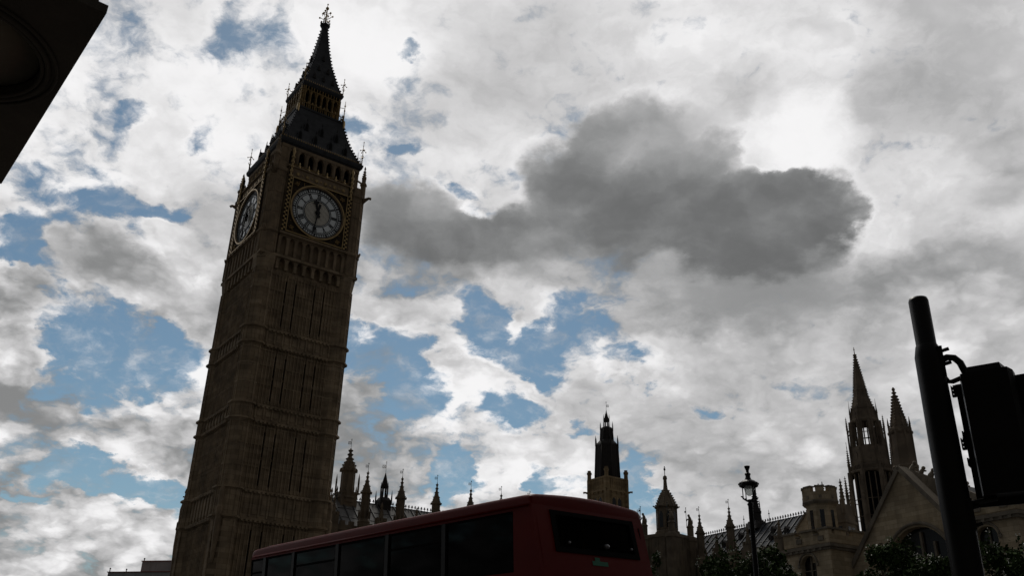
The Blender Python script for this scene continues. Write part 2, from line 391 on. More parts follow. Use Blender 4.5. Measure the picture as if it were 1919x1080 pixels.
for k in range(-8, 14):
    c, s_ = cos(BUS_RZ), sin(BUS_RZ)
    lm.face([(BUS_O.x + u * c - v * s_, BUS_O.y + u * s_ + v * c, .008) for u, v in ((5.55, k * 5), (5.67, k * 5), (5.67, k * 5 + 3), (5.55, k * 5 + 3))])
structure('lane_markings', lm, WHITE)

# ---------------------------------------------------------------- clock tower
TY = radians(36.08)
T = thing('clock_tower', 'tall dark stone gothic clock tower with two visible white dials and a steep iron spire', 'clock tower', (-28.99, 106.26, 0), TY)
CC, AP = 5.22, 1.2                                  # corner turret centre and apothem
def octa(ap): return ap / cos(pi / 8)
STOREYS = [(0, 19.6), (23.0, 30.5), (32.7, 39.6), (42.0, 49.4)]
BANDS = [(19.8, 22.9), (30.7, 32.5), (39.8, 41.8)]
core = MB(); core.box(-5.6, 5.6, -5.6, 5.6, 0, 51.2)
F = MB()
SL = (-2.5, -1.25, 1.25, 2.5); SW = .17
for z0, z1 in STOREYS:
    a0, a1 = z0 + .5, z1 - .9
    edges = [-4.3]
    for c in SL: edges += [c - SW, c + SW]
    edges.append(4.3)
    for i in range(0, len(edges), 2):
        F.box(edges[i], edges[i + 1], -6.0, -5.55, z0, z1)
        n = max(2, round((edges[i + 1] - edges[i]) / .45))
        for j in range(n + 1):                       # thin tracery ribs
            x = edges[i] + (edges[i + 1] - edges[i]) * j / n
            if abs(x) < 4.1: F.box(x - .055, x + .055, -6.15, -5.99, z0 + .1, z1 - .1)
        w = edges[i + 1] - edges[i]
        for zz in (z0 + (z1 - z0) * .33, z0 + (z1 - z0) * .66, z1 - .5):    # cusped heads of the panels
            for j in range(n):
                x = edges[i] + w * (j + .5) / n
                F.box(x - w / n / 2 + .05, x + w / n / 2 - .05, -6.10, -5.98, zz, zz + .2)
    for c in SL:
        F.box(c - SW, c + SW, -5.97, -5.55, z0, a0); F.box(c - SW, c + SW, -5.97, -5.55, a1, z1)
        zm = (a0 + a1) / 2; F.box(c - SW, c + SW, -5.9, -5.6, zm - .15, zm + .15)
for z0, z1 in BANDS:
    F.box(-4.3, 4.3, -6.10, -5.55, z0, z1)
    for j in range(9):
        x = -4 + j; F.box(x - .09, x + .09, -6.24, -6.09, z0 + .25, z1 - .25)
        if j < 8: F.box(x + .25, x + .75, -6.16, -6.09, z0 + .55, z1 - .6)
    for zz, pr in ((z0, .34), (z1, .30)):
        F.box(-4.0, 4.0, -6.05 - pr, -5.6, zz - .12, zz + .10); F.box(-4.0, 4.0, -6.05 - pr * .55, -5.6, zz - .32, zz - .12)
        for j in range(16): F.box(-4 + j * .5 + .1, -4 + j * .5 + .36, -6.10 - pr, -6.04, zz - .28, zz + .04)
# arcaded corbel table under the clock
F.box(-4.3, 4.3, -6.0, -5.55, 49.4, 49.7)
arcade(F, -4.1, 4.1, 7, 49.7, 51.2, -6.35, -5.6, .38, .6)
wall = MB().merge(core).merge(F.spin4())
wall.box(-6.55, 6.55, -6.55, 6.55, 51.2, 51.55)
wall.build('wall', STONE, T)
for k in range(4):                                   # slits on the four sides
    M4 = Matrix.Rotation(k * pi / 2, 4, 'Z')
    for z0, z1 in STOREYS:
        for c in SL:
            w = MB(); w.box(c - SW, c + SW, -5.63, -5.605, z0 + .5, z1 - .9)
            MB().merge(w, M4).build('slit_window', DGLASS, T)
for sx, sy in ((1, 1), (1, -1), (-1, 1), (-1, -1)):
    b = MB(); cx, cy = CC * sx, CC * sy
    b.lathe([(octa(AP + .16), 0), (octa(AP + .16), 19.5), (octa(AP), 23.2), (octa(AP), 49.6), (octa(AP + .22), 51.2)], 8, cx, cy)
    for k in range(8):                               # ribs on the turret edges
        a = pi / 8 + k * pi / 4
        b.obox((cx + octa(AP) * cos(a), cy + octa(AP) * sin(a), 36.3), (.16, .16, 26.4), Matrix.Rotation(a, 3, 'Z'))
        b.obox((cx + octa(AP + .16) * cos(a), cy + octa(AP + .16) * sin(a), 9.7), (.16, .16, 19.4), Matrix.Rotation(a, 3, 'Z'))
        m = k * pi / 4
        for z0, z1 in STOREYS[1:]:
            b.obox((cx + AP * cos(m), cy + AP * sin(m), (z0 + z1) / 2), (.10, .09, z1 - z0), Matrix.Rotation(m, 3, 'Z'))
            for zz in (z0 + (z1 - z0) * .33, z0 + (z1 - z0) * .66, z1 - .4):
                b.obox((cx + AP * cos(m), cy + AP * sin(m), zz), (.12, .8, .2), Matrix.Rotation(m, 3, 'Z'))
    for z0, z1 in BANDS:
        e = .16 if z0 < 20 else .03
        b.lathe([(octa(AP + e + .1), z0), (octa(AP + e + .1), z1)], 8, cx, cy)
        for zz in (z0, z1):
            b.lathe([(octa(AP + e), zz - .34), (octa(AP + e + .20), zz - .14), (octa(AP + e + .34), zz - .12), (octa(AP + e + .34), zz + .10), (octa(AP + e), zz + .18)], 8, cx, cy)
        for k in range(8):
            m = k * pi / 4
            for q in (-.3, .3):
                b.obox((cx + (AP + e + .13) * cos(m) - q * sin(m), cy + (AP + e + .13) * sin(m) + q * cos(m), (z0 + z1) / 2), (.1, .1, z1 - z0 - .4), Matrix.Rotation(m, 3, 'Z'))
    b.build('corner_turret', STONE, T)
    fin = MB(); fin.lathe([(.30, 20.6), (.34, 22.2), (.12, 23.2), (.06, 24.0), (.15, 24.2), (.03, 24.6)], 6, cx * 1.215, cy * 1.215); fin.box(cx * 1.215 - .25, cx * 1.215 + .25, cy * 1.215 - .05, cy * 1.215 + .05, 23.55, 23.7)
    fin.lathe([(.15, 14.9), (.36, 18.0), (.36, 19.6), (.42, 19.9), (.42, 20.6), (.3, 20.8)], 6, cx * 1.215, cy * 1.215)
    fin.build('buttress_finial', DSTONE, T)
# ---- clock storey
cs_ = MB(); cs_.box(-6.1, 6.1, -6.1, 6.1, 51.55, 63.3)
Fc = MB()
arcade(Fc, -4.3, 4.3, 8, 51.6, 54.1, -6.55, -6.0, .36, .7)
Fc.box(-4.4, 4.4, -6.62, -6.0, 54.1, 54.3)
Fc.box(-4.6, 4.6, -6.85, -6.0, 54.3, 54.62)
Fc.box(-4.5, 4.5, -6.5, -6.0, 54.62, 64.2)
for j in range(10): Fc.box(-4.5 + j - .08, -4.5 + j + .08, -6.95, -6.84, 54.25, 54.55)
Fc.box(-4.65, 4.65, -6.72, -6.0, 64.05, 64.25)
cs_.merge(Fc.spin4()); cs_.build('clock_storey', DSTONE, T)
for sx, sy in ((1, 1), (1, -1), (-1, 1), (-1, -1)):
    b = MB(); cx, cy = 5.35 * sx, 5.35 * sy
    b.lathe([(octa(1.25), 51.5), (octa(1.25), 54.2), (octa(1.42), 54.35), (octa(1.42), 54.6), (octa(1.2), 54.8), (octa(1.2), 62.9), (octa(1.4), 63.1), (octa(1.4), 63.5), (octa(1.1), 63.7), (octa(1.05), 64.6)], 8, cx, cy)
    for k in range(8):
        a = pi / 8 + k * pi / 4; m = k * pi / 4
        b.obox((cx + octa(1.2) * cos(a), cy + octa(1.2) * sin(a), 58.8), (.15, .15, 8.2), Matrix.Rotation(a, 3, 'Z'))
        b.obox((cx + octa(1.25) * cos(a), cy + octa(1.25) * sin(a), 52.9), (.15, .15, 2.6), Matrix.Rotation(a, 3, 'Z'))
        for zz in (57.2, 60.0, 62.4): b.obox((cx + 1.2 * cos(m), cy + 1.2 * sin(m), zz), (.12, .75, .18), Matrix.Rotation(m, 3, 'Z'))
        b.obox((cx + 1.2 * cos(m), cy + 1.2 * sin(m), 58.8), (.1, .08, 8.0), Matrix.Rotation(m, 3, 'Z'))
    b.build('corner_pier', DSTONE, T)
    a = atan2(cy, cx); R2 = hypot(cx, cy)
    gg = MB(); P = lambda r, z: (r * cos(a), r * sin(a), z)
    gg.tube([P(R2 + 1.1, 62.7), P(R2 + 1.6, 63.1), P(R2 + 2.1, 63.35), P(R2 + 2.35, 63.2)], [.34, .26, .17, .2], 6); gg.build('gargoyle', DSTONE, T)
    gg = MB(); gg.tube([P(R2 + .9, 54.2), P(R2 + 1.5, 54.6), P(R2 + 1.7, 55.0)], [.25, .2, .12], 6); gg.build('carved_boss', DSTONE, T)
    gg = MB(); gg.tube([P(R2 + .9, 50.9), P(R2 + 1.35, 51.3), P(R2 + 1.5, 51.7)], [.25, .18, .1], 6); gg.build('carved_boss', DSTONE, T)
    pn = MB(); px, py = P(R2 + 1.15, 0)[:2]
    pn.lathe([(.36, 63.3), (.34, 65.2), (.46, 65.3), (.46, 65.5), (.26, 65.9), (.32, 66.6), (.22, 66.7), (.08, 67.9), (.15, 68.0), (.02, 68.4)], 8, px, py)
    pn.tube([P(R2 + 1.1, 64.8), P(R2 + .75, 65.8), P(R2 + .1, 66.3), P(R2 - 1., 66.4)], .14, 6)
    crockets(pn, [(.24, 66.6), (.1, 67.7)], 0, 4, .3, .12, px, py); pn.build('pinnacle', DSTONE, T)
# ---- dials
def annulus(mb, r0, r1, y0, y1, n=96):
    for i in range(n):
        a, b = 2 * pi * i / n, 2 * pi * (i + 1) / n
        p = [(r * sin(t), y, r * cos(t)) for y in (y0, y1) for r, t in ((r0, a), (r1, a), (r1, b), (r0, b))]
        mb.add(p, [(0, 1, 2, 3), (1, 0, 4, 5), (3, 2, 6, 7), (0, 3, 7, 4), (2, 1, 5, 6)])
def disc(mb, r, y, n=96): mb.face([(r * sin(2 * pi * i / n), y, r * cos(2 * pi * i / n)) for i in range(n)])
def bar(mb, t, x, w, r0, r1, y0, y1, slant=0.):
    """a radial bar at clock angle t, x to the side, leaning by slant"""
    u = Vector((sin(t), 0, cos(t))); e = Vector((cos(t), 0, -sin(t)))
    q = [e * (x - slant / 2 - w / 2) + u * r0, e * (x - slant / 2 + w / 2) + u * r0, e * (x + slant / 2 + w / 2) + u * r1, e * (x + slant / 2 - w / 2) + u * r1]
    vs = [(p.x, y0, p.z) for p in q] + [(p.x, y1, p.z) for p in q]
    mb.add(vs, [(0, 1, 2, 3), (0, 1, 5, 4), (1, 2, 6, 5), (2, 3, 7, 6), (3, 0, 4, 7)])
ROMAN = ['XII', 'I', 'II', 'III', 'IV', 'V', 'VI', 'VII', 'VIII', 'IX', 'X', 'XI']
YD = -6.54
def text_mesh(body, size):
    cu = bpy.data.curves.new('lettering', 'FONT'); cu.body = body; cu.size = size; cu.align_x = 'CENTER'; cu.extrude = .01
    o = bpy.data.objects.new('lettering', cu); COL.objects.link(o)
    dg = bpy.context.evaluated_depsgraph_get(); me = o.evaluated_get(dg).to_mesh()
    mb = MB(); mb.v = [v.co.copy() for v in me.vertices]; mb.f = [tuple(p.vertices) for p in me.polygons]; mb.sm = [False] * len(mb.f)
    o.evaluated_get(dg).to_mesh_clear(); bpy.data.objects.remove(o); bpy.data.curves.remove(cu)
    return mb
def hand(r, tail, w, spade):
    m = MB()
    out = [(-w * .7, -tail), (w * .7, -tail), (w * 1.0, -tail * .8), (w * .55, -tail * .3), (w * .5, 0), (w * .42, r * .55), (w * .36, r * .62)]
    out += [(spade, r * .70), (spade * .7, r * .82), (w * .28, r * .88), (.015, r)]
    out = out + [(-x, z) for x, z in out[::-1] if x > 0 and z > -tail + .001]
    m.prism(out, -.06, .06, 'y'); t = MB(); t.lathe([(w * 1.25, -.09), (w * 1.25, .09)], 20); m.merge(t, Matrix.Rotation(pi / 2, 4, 'X'))
    return m
MIN_T = 2 * pi * 31.2 / 60; HR_T = 2 * pi * (11 + 32.5 / 60) / 12
DIALS = []
for k in (0, 3):                                     # the two dials in view
    M4 = Matrix.Rotation(k * pi / 2, 4, 'Z')
    MZ = M4 @ Matrix.Translation((0, 0, 58.68))
    def put(mb, name, mat, par): return MB().merge(mb, MZ).build(name, mat, par)
    d = MB(); annulus(d, 1.72, 3.42, YD - .02, YD + .02); dial = put(d, 'clock_dial', OPAL, T)
    d = MB(); disc(d, 1.74, YD - .012); put(d, 'dial_centre', CREAM, dial)
    ir = MB()
    for r0, r1 in ((3.36, 3.48), (2.90, 2.98), (3.26, 3.30), (2.72, 2.78), (1.88, 1.95), (1.70, 1.77)): annulus(ir, r0, r1, YD - .075, YD - .01)
    for i in range(60): bar(ir, 2 * pi * i / 60, 0, .20 if i % 5 == 0 else .065, 2.93, 3.30 if i % 5 else 3.42, YD - .07, YD - .01)
    rd = random.Random(3)
    for i in range(26):                              # leading of the centre panes
        z = -1.6 + i * .128; h = sqrt(max(.0, 1.70 ** 2 - z * z))
        pts = [(-h + 2 * h * j / 10, YD - .03, z + .05 * sin(j * 2.2 + i)) for j in range(11)]
        ir.tube(pts, .010, 4, False)
    put(ir, 'dial_tracery', BLACK, dial)
    for h, word in enumerate(ROMAN):
        nm = MB()
        ws = {'I': .14, 'V': .27, 'X': .27}; tot = sum(ws[c] for c in word); x = -tot / 2; t = 2 * pi * h / 12
        for c in word:
            xc = x + ws[c] / 2; x += ws[c]
            if c == 'I': bar(nm, t, xc, .085, 2.0, 2.70, YD - .07, YD - .012)
            elif c == 'V': bar(nm, t, xc - .06, .08, 2.0, 2.70, YD - .07, YD - .012, -.12); bar(nm, t, xc + .06, .05, 2.0, 2.70, YD - .073, YD - .012, .12)
            else: bar(nm, t, xc, .08, 2.0, 2.70, YD - .07, YD - .012, .17); bar(nm, t, xc, .05, 2.0, 2.70, YD - .073, YD - .012, -.17)
        put(nm, 'numeral', BLACK, dial)
    for nme, tt, hd in (('hour_hand', HR_T, hand(1.9, .7, .26, .40)), ('minute_hand', MIN_T, hand(3.3, 1.2, .17, .17))):
        o = MB().merge(hd, M4 @ Matrix.Translation((0, YD - (.22 if nme == 'hour_hand' else .36), 58.68)) @ Matrix.Rotation(tt, 4, 'Y')); o.build(nme, BLACK, dial)
    rg = MB(); annulus(rg, 3.46, 3.60, YD - .22, YD + .03); put(rg, 'dial_reveal', DSTONE, dial)
    rg = MB(); annulus(rg, 3.60, 3.76, YD - .30, YD + .03); put(rg, 'dial_ring', GOLD, dial)
    fr = MB(); q = 3.86
    for s_ in (-1, 1):
        fr.box(s_ * q - .05, s_ * q + .05, YD - .26, YD, -q, q); fr.box(-q - .05, q + .05, YD - .26, YD, s_ * q - .05, s_ * q + .05)
    put(fr, 'dial_frame', GOLD, dial)
    sp_ = MB()
    for sx in (-1, 1):
        for sz in (-1, 1):
            c = Vector((sx * 3.15, YD - .06, sz * 3.15))
            for j in range(4):
                a = j * pi / 2 + .4; sp_.ball(c + Vector((cos(a) * .2, 0, sin(a) * .2)), .17, 6)
            sp_.ball(c, .16, 6); sp_.box(c.x - sx * .95 - .03, c.x - sx * .95 + .03, YD - .09, YD, c.z - .1, c.z + .6 * 1); sp_.box(c.x - .3, c.x + .3, YD - .09, YD, c.z - sz * .95 - .03, c.z - sz * .95 + .03)
            for j in range(5): sp_.ball(c + Vector((sx * .35 * sin(j * 1.3), 0, -sz * .15 * j * cos(j))), .09, 5)
    put(sp_, 'spandrel_ornament', OLDGOLD, dial)
    bk_ = MB(); annulus(bk_, 3.60, 3.80, YD - .03, YD - .01, 48)
    for sx in (-1, 1):
        for sz in (-1, 1):
            bk_.face([(sx * 3.82 * 1.0, YD - .025, sz * 3.82)] + [(sx * 3.70 * sin(pi / 2 * i / 12), YD - .025, sz * 3.70 * cos(pi / 2 * i / 12)) for i in range(13)])
    put(bk_, 'spandrel', BRONZE, dial)
    for s_ in (-1, 1):                               # chequered gilt shafts beside the dial
        pl = MB(); pd = MB()
        pd.box(s_ * 4.22 - .22, s_ * 4.22 + .22, -6.72, -6.45, 54.62, 66.2)
        for j in range(26):
            z = 54.75 + j * .295; xo = .12 if j % 2 else -.12
            pl.box(s_ * 4.22 + xo - .115, s_ * 4.22 + xo + .115, -6.82, -6.71, z, z + .22)
        pl.box(s_ * 4.22 - .02, s_ * 4.22 + .02, -6.74, -6.71, 54.75, 62.4)
        for z in (62.4, 63.1, 63.8, 64.5, 65.2): pl.lathe([(.17, z), (.24, z + .12), (.24, z + .3), (.12, z + .5), (.15, z + .71)], 8, s_ * 4.22, -6.72)
        pl.lathe([(.12, 65.8), (.22, 66.35), (.18, 66.6), (.05, 66.9)], 8, s_ * 4.22, -6.70)
        pp = MB().merge(pd, M4).build('dial_pilaster', BRONZE, T); MB().merge(pl, M4).build('gilt_chequer', GOLD, pp)
    tx = text_mesh('DOMINE SALVAM FAC REGINAM NOSTRAM VICTORIAM PRIMAM', .30)
    wdt = max(v.x for v in tx.v) - min(v.x for v in tx.v); kx = 7.7 / wdt
    ti = MB().merge(tx, M4 @ Matrix.Translation((0, -6.60, 54.64)) @ Matrix.Rotation(pi / 2, 4, 'X') @ Matrix.Diagonal((kx, .9, 1, 1))); ti.build('inscription', GOLD, dial)
    bd = MB(); bd.box(-4.0, 4.0, -6.58, -6.49, 54.60, 54.94); bd.box(-4.0, 4.0, -6.66, -6.49, 54.94, 54.99)
    MB().merge(bd, M4).build('inscription_band', OLDGOLD, dial)
    sh = MB()
    for j in range(6):                               # row of small crosses above the dial
        x = -3.2 + j * 1.28; sh.box(x - .22, x + .22, -6.60, -6.49, 63.22, 63.34); sh.box(x - .06, x + .06, -6.61, -6.49, 63.04, 63.52)
        for a_ in (-.17, .17):
            for b_ in (-.16, .16): sh.box(x + a_ - .04, x + a_ + .04, -6.6, -6.49, 63.28 + b_ - .04, 63.28 + b_ + .04)
        if j < 5: sh.box(x + .55, x + .73, -6.6, -6.49, 63.22, 63.36)
        sh.lathe([(.13, 64.2), (.18, 64.35), (.07, 64.6), (.12, 64.75), (.02, 65.0)], 6, x, -6.62)
    for j in range(30): sh.box(-3.9 + j * .26, -3.9 + j * .26 + .13, -6.60, -6.49, 62.66, 62.78)
    MB().merge(sh, M4).build('gilt_crosses', GOLD, dial)
    DIALS.append(dial)
# ---- belfry
bc = MB(); bc.box(-4.6, 4.6, -4.6, 4.6, 64.2, 68.2); bc.build('belfry_core', VOID, T)
Fb = MB(); arcade(Fb, -4.55, 4.55, 7, 64.2, 67.3, -5.62, -5.1, .42, .9)
Fb.box(-5.5, 5.5, -5.66, -5.0, 67.3, 67.75); Fb.box(-5.5, -4.5, -5.6, -4.5, 63.3, 67.3)
for j in range(8): Fb.box(-4.55 + j * 1.3 - .07, -4.55 + j * 1.3 + .07, -5.72, -5.6, 64.2, 67.4)
bw = Fb.spin4(); bw.box(-6.3, 6.3, -6.3, 6.3, 63.3, 63.6); bw.build('belfry_wall', DSTONE, T)
par = MB()
for j in range(17): par.box(-4.2 + j * .525 - .12, -4.2 + j * .525 + .12, -6.3, -6.15, 64.25, 64.62)
par.box(-4.4, 4.4, -6.32, -6.12, 64.62, 64.74); par.spin4().build('belfry_parapet', OLDGOLD, T)
def sq(prof): return [(r * sqrt(2), z) for r, z in prof]
ev = MB(); ev.lathe(sq([(5.55, 67.75), (5.85, 68.0), (5.95, 68.35), (5.95, 68.6), (5.7, 68.75)]), 4); ev.build('belfry_eaves', IRON, T)
cr = MB()
for j in range(38): cr.lathe([(.10, 68.6), (.12, 68.75), (.03, 69.0)], 5, -5.55 + j * .3, -5.8)
cr.spin4().build('eaves_cresting', OLDGOLD, T)
R1 = [(5.72, 68.7), (5.1, 70.0), (4.5, 71.4), (4.0, 73.0), (3.6, 74.6), (3.35, 75.7)]
rf = MB(); rf.lathe(sq(R1), 4)
crockets(rf, sq(R1), pi / 4, 4, .5, .22)
roof = rf.build('lower_roof', IRON, T)
def roof_r(z, prof):
    for (r0, z0), (r1, z1) in zip(prof, prof[1:]):
        if z0 <= z <= z1: return r0 + (r1 - r0) * (z - z0) / (z1 - z0)
for k in range(4):
    M4 = Matrix.Rotation(k * pi / 2, 4, 'Z')
    for zz, xs in ((69.7, (-3.3, -1.1, 1.1, 3.3)), (71.9, (-2.2, 0, 2.2))):
        for x in xs:                                  # little gabled lucarnes
            y = -roof_r(zz, R1); d = MB(); d.prism([(x - .32, zz - .25), (x + .32, zz - .25), (x + .32, zz + .6), (x, zz + 1.25), (x - .32, zz + .6)], y - .18, y + 1.2, 'y')
            o = MB().merge(d, M4).build('lucarne', IRON, roof)
            d = MB(); d.prism([(x - .2, zz - .2), (x + .2, zz - .2), (x + .2, zz + .5), (x, zz + .9), (x - .2, zz + .5)], y - .2, y - .17, 'y'); d.lathe([(.03, zz + 1.2), (.07, zz + 1.45), (.01, zz + 1.8)], 5, x, y - .1)
            MB().merge(d, M4).build('lucarne_opening', VOID, o)
def cross_finial(x, y, z, h):
    m = MB(); m.tube([(x, y, z), (x, y, z + h)], [.07, .03], 6)
    for a in (0, pi / 2):
        dx, dy = cos(a), sin(a)
        m.tube([(x - dx * .42, y - dy * .42, z + h * .62), (x, y, z + h * .68), (x + dx * .42, y + dy * .42, z + h * .62)], .04, 5)
        for s_ in (-1, 1):
            m.ball((x + s_ * dx * .42, y + s_ * dy * .42, z + h * .62), .09, 5); m.tube([(x, y, z + h * .3), (x + s_ * dx * .25, y + s_ * dy * .25, z + h * .42)], .035, 5)
    m.ball((x, y, z + h * .68), .12, 6); m.ball((x, y, z + h), .09, 6); m.ball((x, y, z + h * .84), .07, 6)
    return m
for sx in (-1, 1):
    for sy in (-1, 1):
        cross_finial(5.75 * sx, 5.75 * sy, 68.5, 3.9).build('roof_finial', GOLD, T)
        e = MB()
        for ox, oy in ((.9, 0), (0, .9)):
            e.tube([((5.9 - ox) * sx, (5.9 - oy) * sy, 68.6), ((5.9 - ox) * sx, (5.9 - oy) * sy, 70.4)], [.06, .02], 5)
            e.tube([((5.9 - ox) * sx, (5.9 - oy) * sy, 69.6), (5.8 * sx, 5.8 * sy, 69.5)], .03, 4)
        e.build('corner_rods', BLACK, T)
# ---- lantern and spire
lb = MB(); lb.lathe(sq([(3.3, 75.6), (3.45, 75.75), (3.45, 76.0), (3.2, 76.1)]), 4); lb.build('lantern_balcony', IRON, T)
lc = MB(); lc.box(-1.9, 1.9, -1.9, 1.9, 76.0, 80.2); lc.build('lantern_core', VOID, T)
Fl = MB(); arcade(Fl, -2.55, 2.55, 6, 76.0, 79.3, -2.85, -2.35, .26, .8)
Fl.box(-2.75, 2.75, -2.9, -2.3, 79.3, 79.45); Fl.box(-2.82, -2.5, -2.82, -2.5, 76, 80)
for j in range(13): Fl.box(-2.55 + j * .425 - .05, -2.55 + j * .425 + .05, -2.88, -2.5, 79.4, 80.0)
for j in range(7): Fl.box(-2.55 + j * .85 - .05, -2.55 + j * .85 + .05, -2.98, -2.84, 76.0, 79.9)
Fl.spin4().build('lantern_arcade', OLDGOLD, T)
rl = MB()
for j in range(22): rl.box(-3.2 + j * .305 - .03, -3.2 + j * .305 + .03, -3.36, -3.30, 76.0, 76.75)
rl.box(-3.35, 3.35, -3.38, -3.29, 76.75, 76.85)
for j in range(12): rl.lathe([(.1, 76.85), (.12, 76.95), (.02, 77.2)], 5, -3.2 + j * .58, -3.33)
rl.spin4().build('lantern_railing', OLDGOLD, T)
le = MB(); le.lathe(sq([(2.85, 79.95), (3.0, 80.15), (3.08, 80.4), (3.08, 80.6), (2.85, 80.75)]), 4); le.build('lantern_eaves', IRON, T)
cr = MB()
for j in range(20): cr.lathe([(.08, 80.55), (.10, 80.7), (.02, 80.95)], 5, -2.85 + j * .3, -2.98)
cr.spin4().build('eaves_cresting', OLDGOLD, T)
R2_ = [(2.88, 80.7), (2.35, 82.3), (1.9, 84.0), (1.36, 86.1), (.84, 89.2), (.50, 92.0), (.36, 93.2)]
sp = MB(); sp.lathe(sq(R2_), 4); crockets(sp, sq(R2_), pi / 4, 4, .55, .18)
spire = sp.build('spire', IRON, T)
for k in range(4):
    M4 = Matrix.Rotation(k * pi / 2, 4, 'Z')
    for zz, xs in ((82.2, (-1.4, 0, 1.4)), (84.2, (-.7, .7)), (86.6, (0,))):
        for x in xs:
            y = -roof_r(zz, R2_); d = MB(); d.prism([(x - .22, zz - .2), (x + .22, zz - .2), (x, zz + .75)], y - .2, y + .6, 'y')
            MB().merge(d, M4).build('lucarne', DIRON, spire)
cw = MB(); cw.lathe([(.45, 93.0), (.5, 93.45), (.74, 93.7), (.74, 93.9), (.5, 94.05)], 8)
for k in range(8): cw.lathe([(.07, 93.9), (.1, 94.1), (.02, 94.45)], 5, .70 * cos(k * pi / 4), .70 * sin(k * pi / 4))
cw.build('spire_crown', IRON, T)
fn = MB(); fn.tube([(0, 0, 93.9), (0, 0, 98.0)], [.16, .05], 8); fn.ball((0, 0, 97.2), .26, 10); fn.ball((0, 0, 98.0), .12, 8)
for k in range(4):
    a = k * pi / 2 + pi / 4; dx, dy = cos(a), sin(a)
    fn.tube([(0, 0, 95.0), (dx * .5, dy * .5, 95.2), (dx * .95, dy * .95, 95.55)], .05, 5); fn.ball((dx * 1.0, dy * 1.0, 95.5), .15, 6)
    fn.tube([(0, 0, 96.1), (dx * .6, dy * .6, 96.2), (dx * .6, dy * .6, 95.8)], .05, 5); fn.ball((dx * .6, dy * .6, 96.25), .16, 6)
    fn.tube([(dx * .5, dy * .5, 94.2), (dx * .6, dy * .6, 94.6)], .06, 5); fn.ball((dx * .62, dy * .62, 94.75), .12, 6)
fn.build('spire_finial', GOLD, T)
for sx in (-1, 1):
    for sy in (-1, 1):
        cross_finial(2.95 * sx, 2.95 * sy, 80.5, 3.0).build('roof_finial', GOLD, T)
        e = MB(); e.tube([(3.35 * sx, 3.35 * sy, 76.0), (3.35 * sx, 3.35 * sy, 79.6)], [.09, .03], 6); e.tube([(3.3 * sx, 3.3 * sy, 78.4), (2.85 * sx, 2.85 * sy, 78.6)], .04, 5)
        for z in (77.0, 78.0, 78.8): e.ball((3.35 * sx, 3.35 * sy, z), .13, 6)
        e.lathe([(.16, 74.9), (.2, 75.7), (.12, 76.2)], 6, 3.45 * sx, 3.45 * sy); e.build('corner_rods', GOLD, T)

# ---------------------------------------------------------------- palace wings
def turret(par, x, y, zb, zcol, ztip, r, mat=None, vside=-1, vh=None, label=None):
    """octagonal turret with a crocketed spirelet and a banner vane"""
    mat = mat or PSTONE
    vh = vh if vh is not None else (ztip - zcol) * .27
    zs = ztip - vh; b = MB()
    b.lathe([(octa(r * 1.5), zb), (octa(r * 1.5), zcol - 4.4), (octa(r * 1.65), zcol - 4.2), (octa(r * 1.55), zcol - 4.1), (octa(r * 1.02), zcol - 3.7), (octa(r), zcol - .2)], 8, x, y)
    for k in range(8):
        a = k * pi / 4 + pi / 8; b.obox((x + octa(r) * cos(a), y + octa(r) * sin(a), zcol - 1.7), (.12, .12, 3.2), Matrix.Rotation(a, 3, 'Z'))
        b.lathe([(.10, zcol - 3.8), (.13, zcol - 2.9), (.02, zcol - 2.3)], 4, x + r * 1.5 * cos(a), y + r * 1.5 * sin(a))
    t = b.build('turret', mat, par, label)
    H = zs - zcol; prof = [(octa(r * 1.12), zcol - .1), (octa(r * .98), zcol + .18 * H), (octa(r * .55), zcol + .40 * H), (octa(r * .28), zcol + .62 * H), (octa(r * .12), zs - .1)]
    s_ = MB(); s_.lathe([(octa(r), zcol - .35), (octa(r * 1.3), zcol - .15), (octa(r * 1.3), zcol), (octa(r * 1.12), zcol + .05)] + prof[1:], 8, x, y)
    crockets(s_, prof, pi / 8, 8, .42, r * .26, x, y)
    for k in range(8):
        a = k * pi / 4; s_.obox((x + r * 1.35 * cos(a), y + r * 1.35 * sin(a), zcol - .05), (.35, .16, .22), Matrix.Rotation(a, 3, 'Z'))
    for zz, q in ((zcol + .66 * H, .42), (zcol + .84 * H, .36)): s_.lathe([(r * .15, zz - .12), (r * q, zz), (r * .12, zz + .14)], 6, x, y)
    s_.build('spirelet', mat, t)
    v = vane(vh, min(.42, vh * .3), vside); m = MB(); m.merge(v, Matrix.Translation((x, y, zs - .1)) @ Matrix.Rotation(-par.rotation_euler.z, 4, 'Z')); m.build('weathervane', BLACK, t)
    return t
def cresting(par, x0, x1, y, z, step=.55, mat=None):
    m = MB(); n = int((x1 - x0) / step); m.box(x0, x1, y - .05, y + .05, z, z + .10)
    for i in range(n + 1):
        x = x0 + i * step; m.box(x - .03, x + .03, y - .03, y + .03, z + .1, z + .5); m.box(x - .16, x + .16, y - .04, y + .04, z + .3, z + .42); m.lathe([(.10, z + .45), (.12, z + .55), (.01, z + .72)], 4, x, y)
    return m.build('ridge_cresting', BLACK, par)
